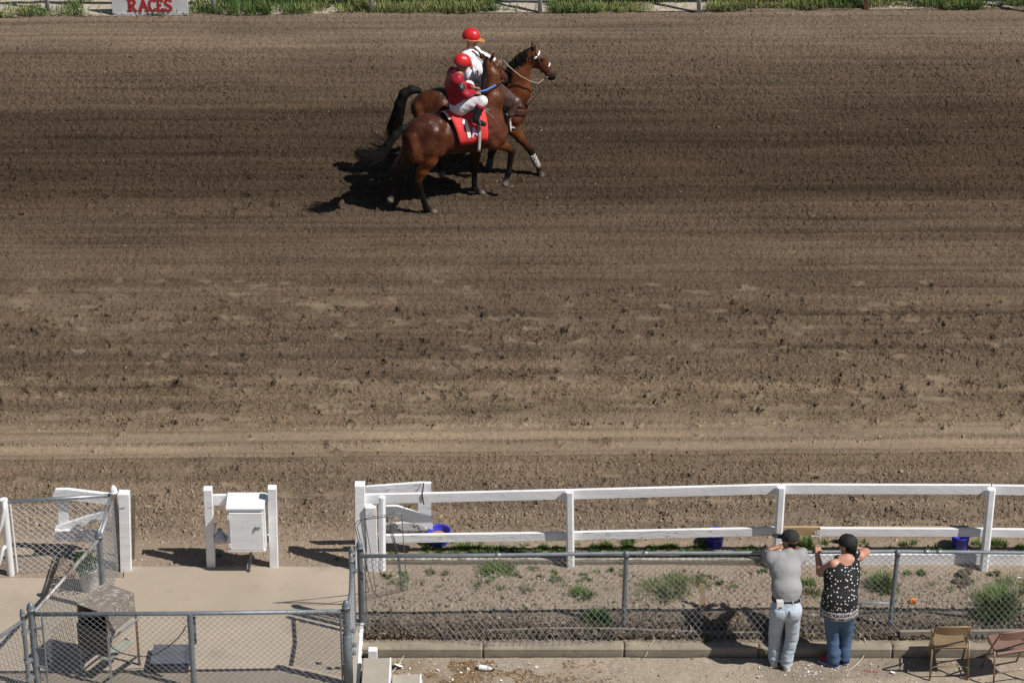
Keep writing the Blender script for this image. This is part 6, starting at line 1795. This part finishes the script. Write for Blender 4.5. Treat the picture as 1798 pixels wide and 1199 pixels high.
for a, t_ in ((anR, toR), (anL, toL)):
    m = MB(); c = a * .45 + t_ * .55 - up_ * .035
    m.tube([c + up_ * .13 - fw * .01, c + lf_ * .055 + up_ * .02, c + lf_ * .05 - up_ * .012, c - lf_ * .05 - up_ * .012, c - lf_ * .055 + up_ * .02, c + up_ * .13 - fw * .01], .006, 5)
    m.build('stirrup', m_galv, rA)

# ------------------------------------------------------------------ pony rider
W, L = H_.W, H_.L; fw, lf_, up_ = H_.f, H_.l, H_.u
pel = L(846, 155, 0); chest = L(829, 113, 0); neck = L(825, 86, 0); hd_ = L(827, 69, 0)
shR, shL = L(819, 100, -.18), L(833, 92, .18)
elR, haR = L(823, 134, -.27), L(842, 142, -.12)
elL, haL = L(851, 101, .24), L(868, 106, .14)
hpR, hpL = pel - lf_ * .11, pel + lf_ * .11
knR, anR, toR = L(904, 179, -.34), L(889, 218, -.38), L(903, 226, -.38)
def mirH(p):
    q = H_.loc(p); return H_.W(q[0], -q[1], q[2])
knL, anL, toL = mirH(knR), mirH(anR), mirH(toR)
hf = fw * .96 - lf_ * .25 - up_ * .12
B = Body(.008, .02)
B.cap(pel, chest, .12, .125, SK1, .05, (lf_, 1.25)); B.cap(chest, neck - up_ * .06, .12, .08, SK1, .05, (lf_, 1.4)); B.cap(neck - up_ * .03, hd_ - up_ * .04, .058, .053, SK1, .03)
head(B, hd_, hf, (0, 0, 1), SK1 * .9)
for sh, el, ha, s in ((shR, elR, haR, -1), (shL, elL, haL, 1)):
    B.cap(sh, el, .052, .044, SK1, .03); B.cap(el, ha, .042, .030, SK1, .02)
hand(B, haR, fw * .8 - up_ * .3, up_ - lf_ * .3, (.03, .02, .018), 1.0, 1.2, -1); hand(B, haL, fw * .9 - up_ * .15 - lf_ * .2, up_ + lf_ * .2, SK1 * .8, 1.0, 1.1, 1)
for h, k_, a, t_ in ((hpR, knR, anR, toR), (hpL, knL, anL, toL)):
    B.cap(h, k_, .08, .06, SK1, .03); B.cap(k_, a, .055, .04, SK1, .02); B.cap(a - up_ * .04, t_, .032, .028, SK1, .02)
rid = B.mesh('person', m_skin, None, loc=pel - V3(0, 0, .14))
tag(rid, 'rider in white shirt, brown chaps and red helmet with tan peak on the pony', 'person')
helmet(rid, hd_ + up_ * .03, hf, (0, 0, 1), .122, m_redplas, m_tan, .05)
S = Body(.010, .03)
S.cap(pel + up_ * .05, chest, .14, .150, k=.06, flat=(lf_, 1.25)); S.cap(chest, neck - up_ * .09, .148, .10, k=.06, flat=(lf_, 1.5)); S.cap(neck - up_ * .05, neck - up_ * .01, .072, .064, k=.03)
for sh, el, ha in ((shR, elR, haR), (shL, elL, haL)):
    S.cap(chest + (sh - chest) * .6, sh, .095, .088, k=.05); S.cap(sh, el, .080, .068, k=.04); S.cap(el, el + (ha - el) * .9, .064, .044, k=.03)
S.wr.append(wrinkle(.005, 16, 30, 1.7)); S.cut(pel + up_ * .03, -up_)
shirt = S.mesh('shirt', m_wshirt, rid)
for s in (-1, 1):
    m = MB(); pts = []
    for t_ in np.linspace(0, 1, 9):
        base = neck * (1 - t_) + pel * t_
        # over the shoulder, down the front, close to the shirt
        pts.append(base - up_ * (.05 if t_ < .1 else .02) + lf_ * s * (.10 - .01 * t_) + fw * (.02 + .135 * min(1, t_ * 4) + .01) + up_ * (.06 * (1 - min(1, t_ * 5))))
    m.tube(pts, .013, 6)
    m.tube([neck + lf_ * s * .10 + fw * .02 + up_ * .0, neck + lf_ * s * .10 - fw * .085 - up_ * .08, chest + lf_ * s * .05 - fw * .165, pel + lf_ * s * .03 - fw * .15 + up_ * .12], .013, 6)
    m.build('suspender', m_leather, rid, True)
J = Body(.010, .03)
J.cap(pel + up_ * .05, pel - up_ * .05, .135, .14, k=.05, flat=(lf_, 1.3))
for h, k_, a in ((hpR, knR, anR), (hpL, knL, anL)): J.cap(h, k_, .10, .08, k=.04)
J.cut(pel + up_ * .075, up_); J.mesh('trousers', m_blk, rid)
C = Body(.010, .03)
for h, k_, a in ((hpR, knR, anR), (hpL, knL, anL)):
    C.cap(h + (k_ - h) * .15 , k_, .122, .082, k=.05, flat=(lf_, .75)); C.cap(k_, k_ + (a - k_) * .5, .080, .075, k=.04)
    C.cap(h + (k_ - h) * .25 - up_ * .16, k_ - up_ * .07 - fw * .05, .09, .085, k=.05, flat=(lf_, .5)); C.cap(h + up_ * .0, h + (k_ - h) * .4 + up_ * .06, .10, .09, k=.05, flat=(lf_, .6))
C.wr.append(wrinkle(.006, 18, 16, .2)); C.cut(knR * .5 + knL * .5 - up_ * .20, -up_ + fw * .2)
m_chap = M('worn_brown_chaps', (.085, .048, .040), .40, var=.25, scale=7, bump=.006, bscale=16)
ch_ = C.mesh('chaps', m_chap, rid)
def flap(sgn):
    m = MB(); n = 10
    up_e = [(872, 141), (884, 149), (896, 160), (907, 170), (917, 182)]; lo_e = [(868, 160), (873, 178), (880, 190), (896, 193), (919, 192)]
    rows = 5; V = []
    for i in range(len(up_e)):
        for j in range(rows + 1):
            f = j / rows; px = up_e[i][0] * (1 - f) + lo_e[i][0] * f; py = up_e[i][1] * (1 - f) + lo_e[i][1] * f
            p = L(px, py, -.36 - .05 * math.sin(f * 2.6) - .018 * math.sin(f * 11 + i * 1.7))
            V.append(p if sgn < 0 else mirH(p))
    F = [(i * (rows + 1) + j, i * (rows + 1) + j + 1, (i + 1) * (rows + 1) + j + 1, (i + 1) * (rows + 1) + j) for i in range(len(up_e) - 1) for j in range(rows)]
    o = mesh_obj('chap_flap', V, F, m_chap, ch_, smooth=True)
    sm = o.modifiers.new('thick', 'SOLIDIFY'); sm.thickness = .012; sm.offset = 0
    sb = o.modifiers.new('sub', 'SUBSURF'); sb.levels = 1; sb.render_levels = 1
flap(-1); flap(1)
for a, t_ in ((anR, toR), (anL, toL)):
    Bt = Body(.008, .02); Bt.cap(a + up_ * .14, a - up_ * .03, .058, .046, k=.02); Bt.cap(a - up_ * .045, t_, .042, .034, k=.02, flat=(up_, .8)); Bt.mesh('boot', m_blkleather, rid)
for kn, a, t_, s in ((knR, anR, toR, -1), (knL, anL, toL, 1)):
    m = MB(); c = a * .5 + t_ * .5 - up_ * .04
    m.bar(c + up_ * .45 - fw * .10 - lf_ * s * .06, c + up_ * .10, .012, .03)
    m.tube([c + up_ * .11, c + lf_ * .065 + up_ * .02, c + lf_ * .06 - up_ * .014, c - lf_ * .06 - up_ * .014, c - lf_ * .065 + up_ * .02, c + up_ * .11], .011, 5)
    m.build('stirrup', m_palestrap, rP)
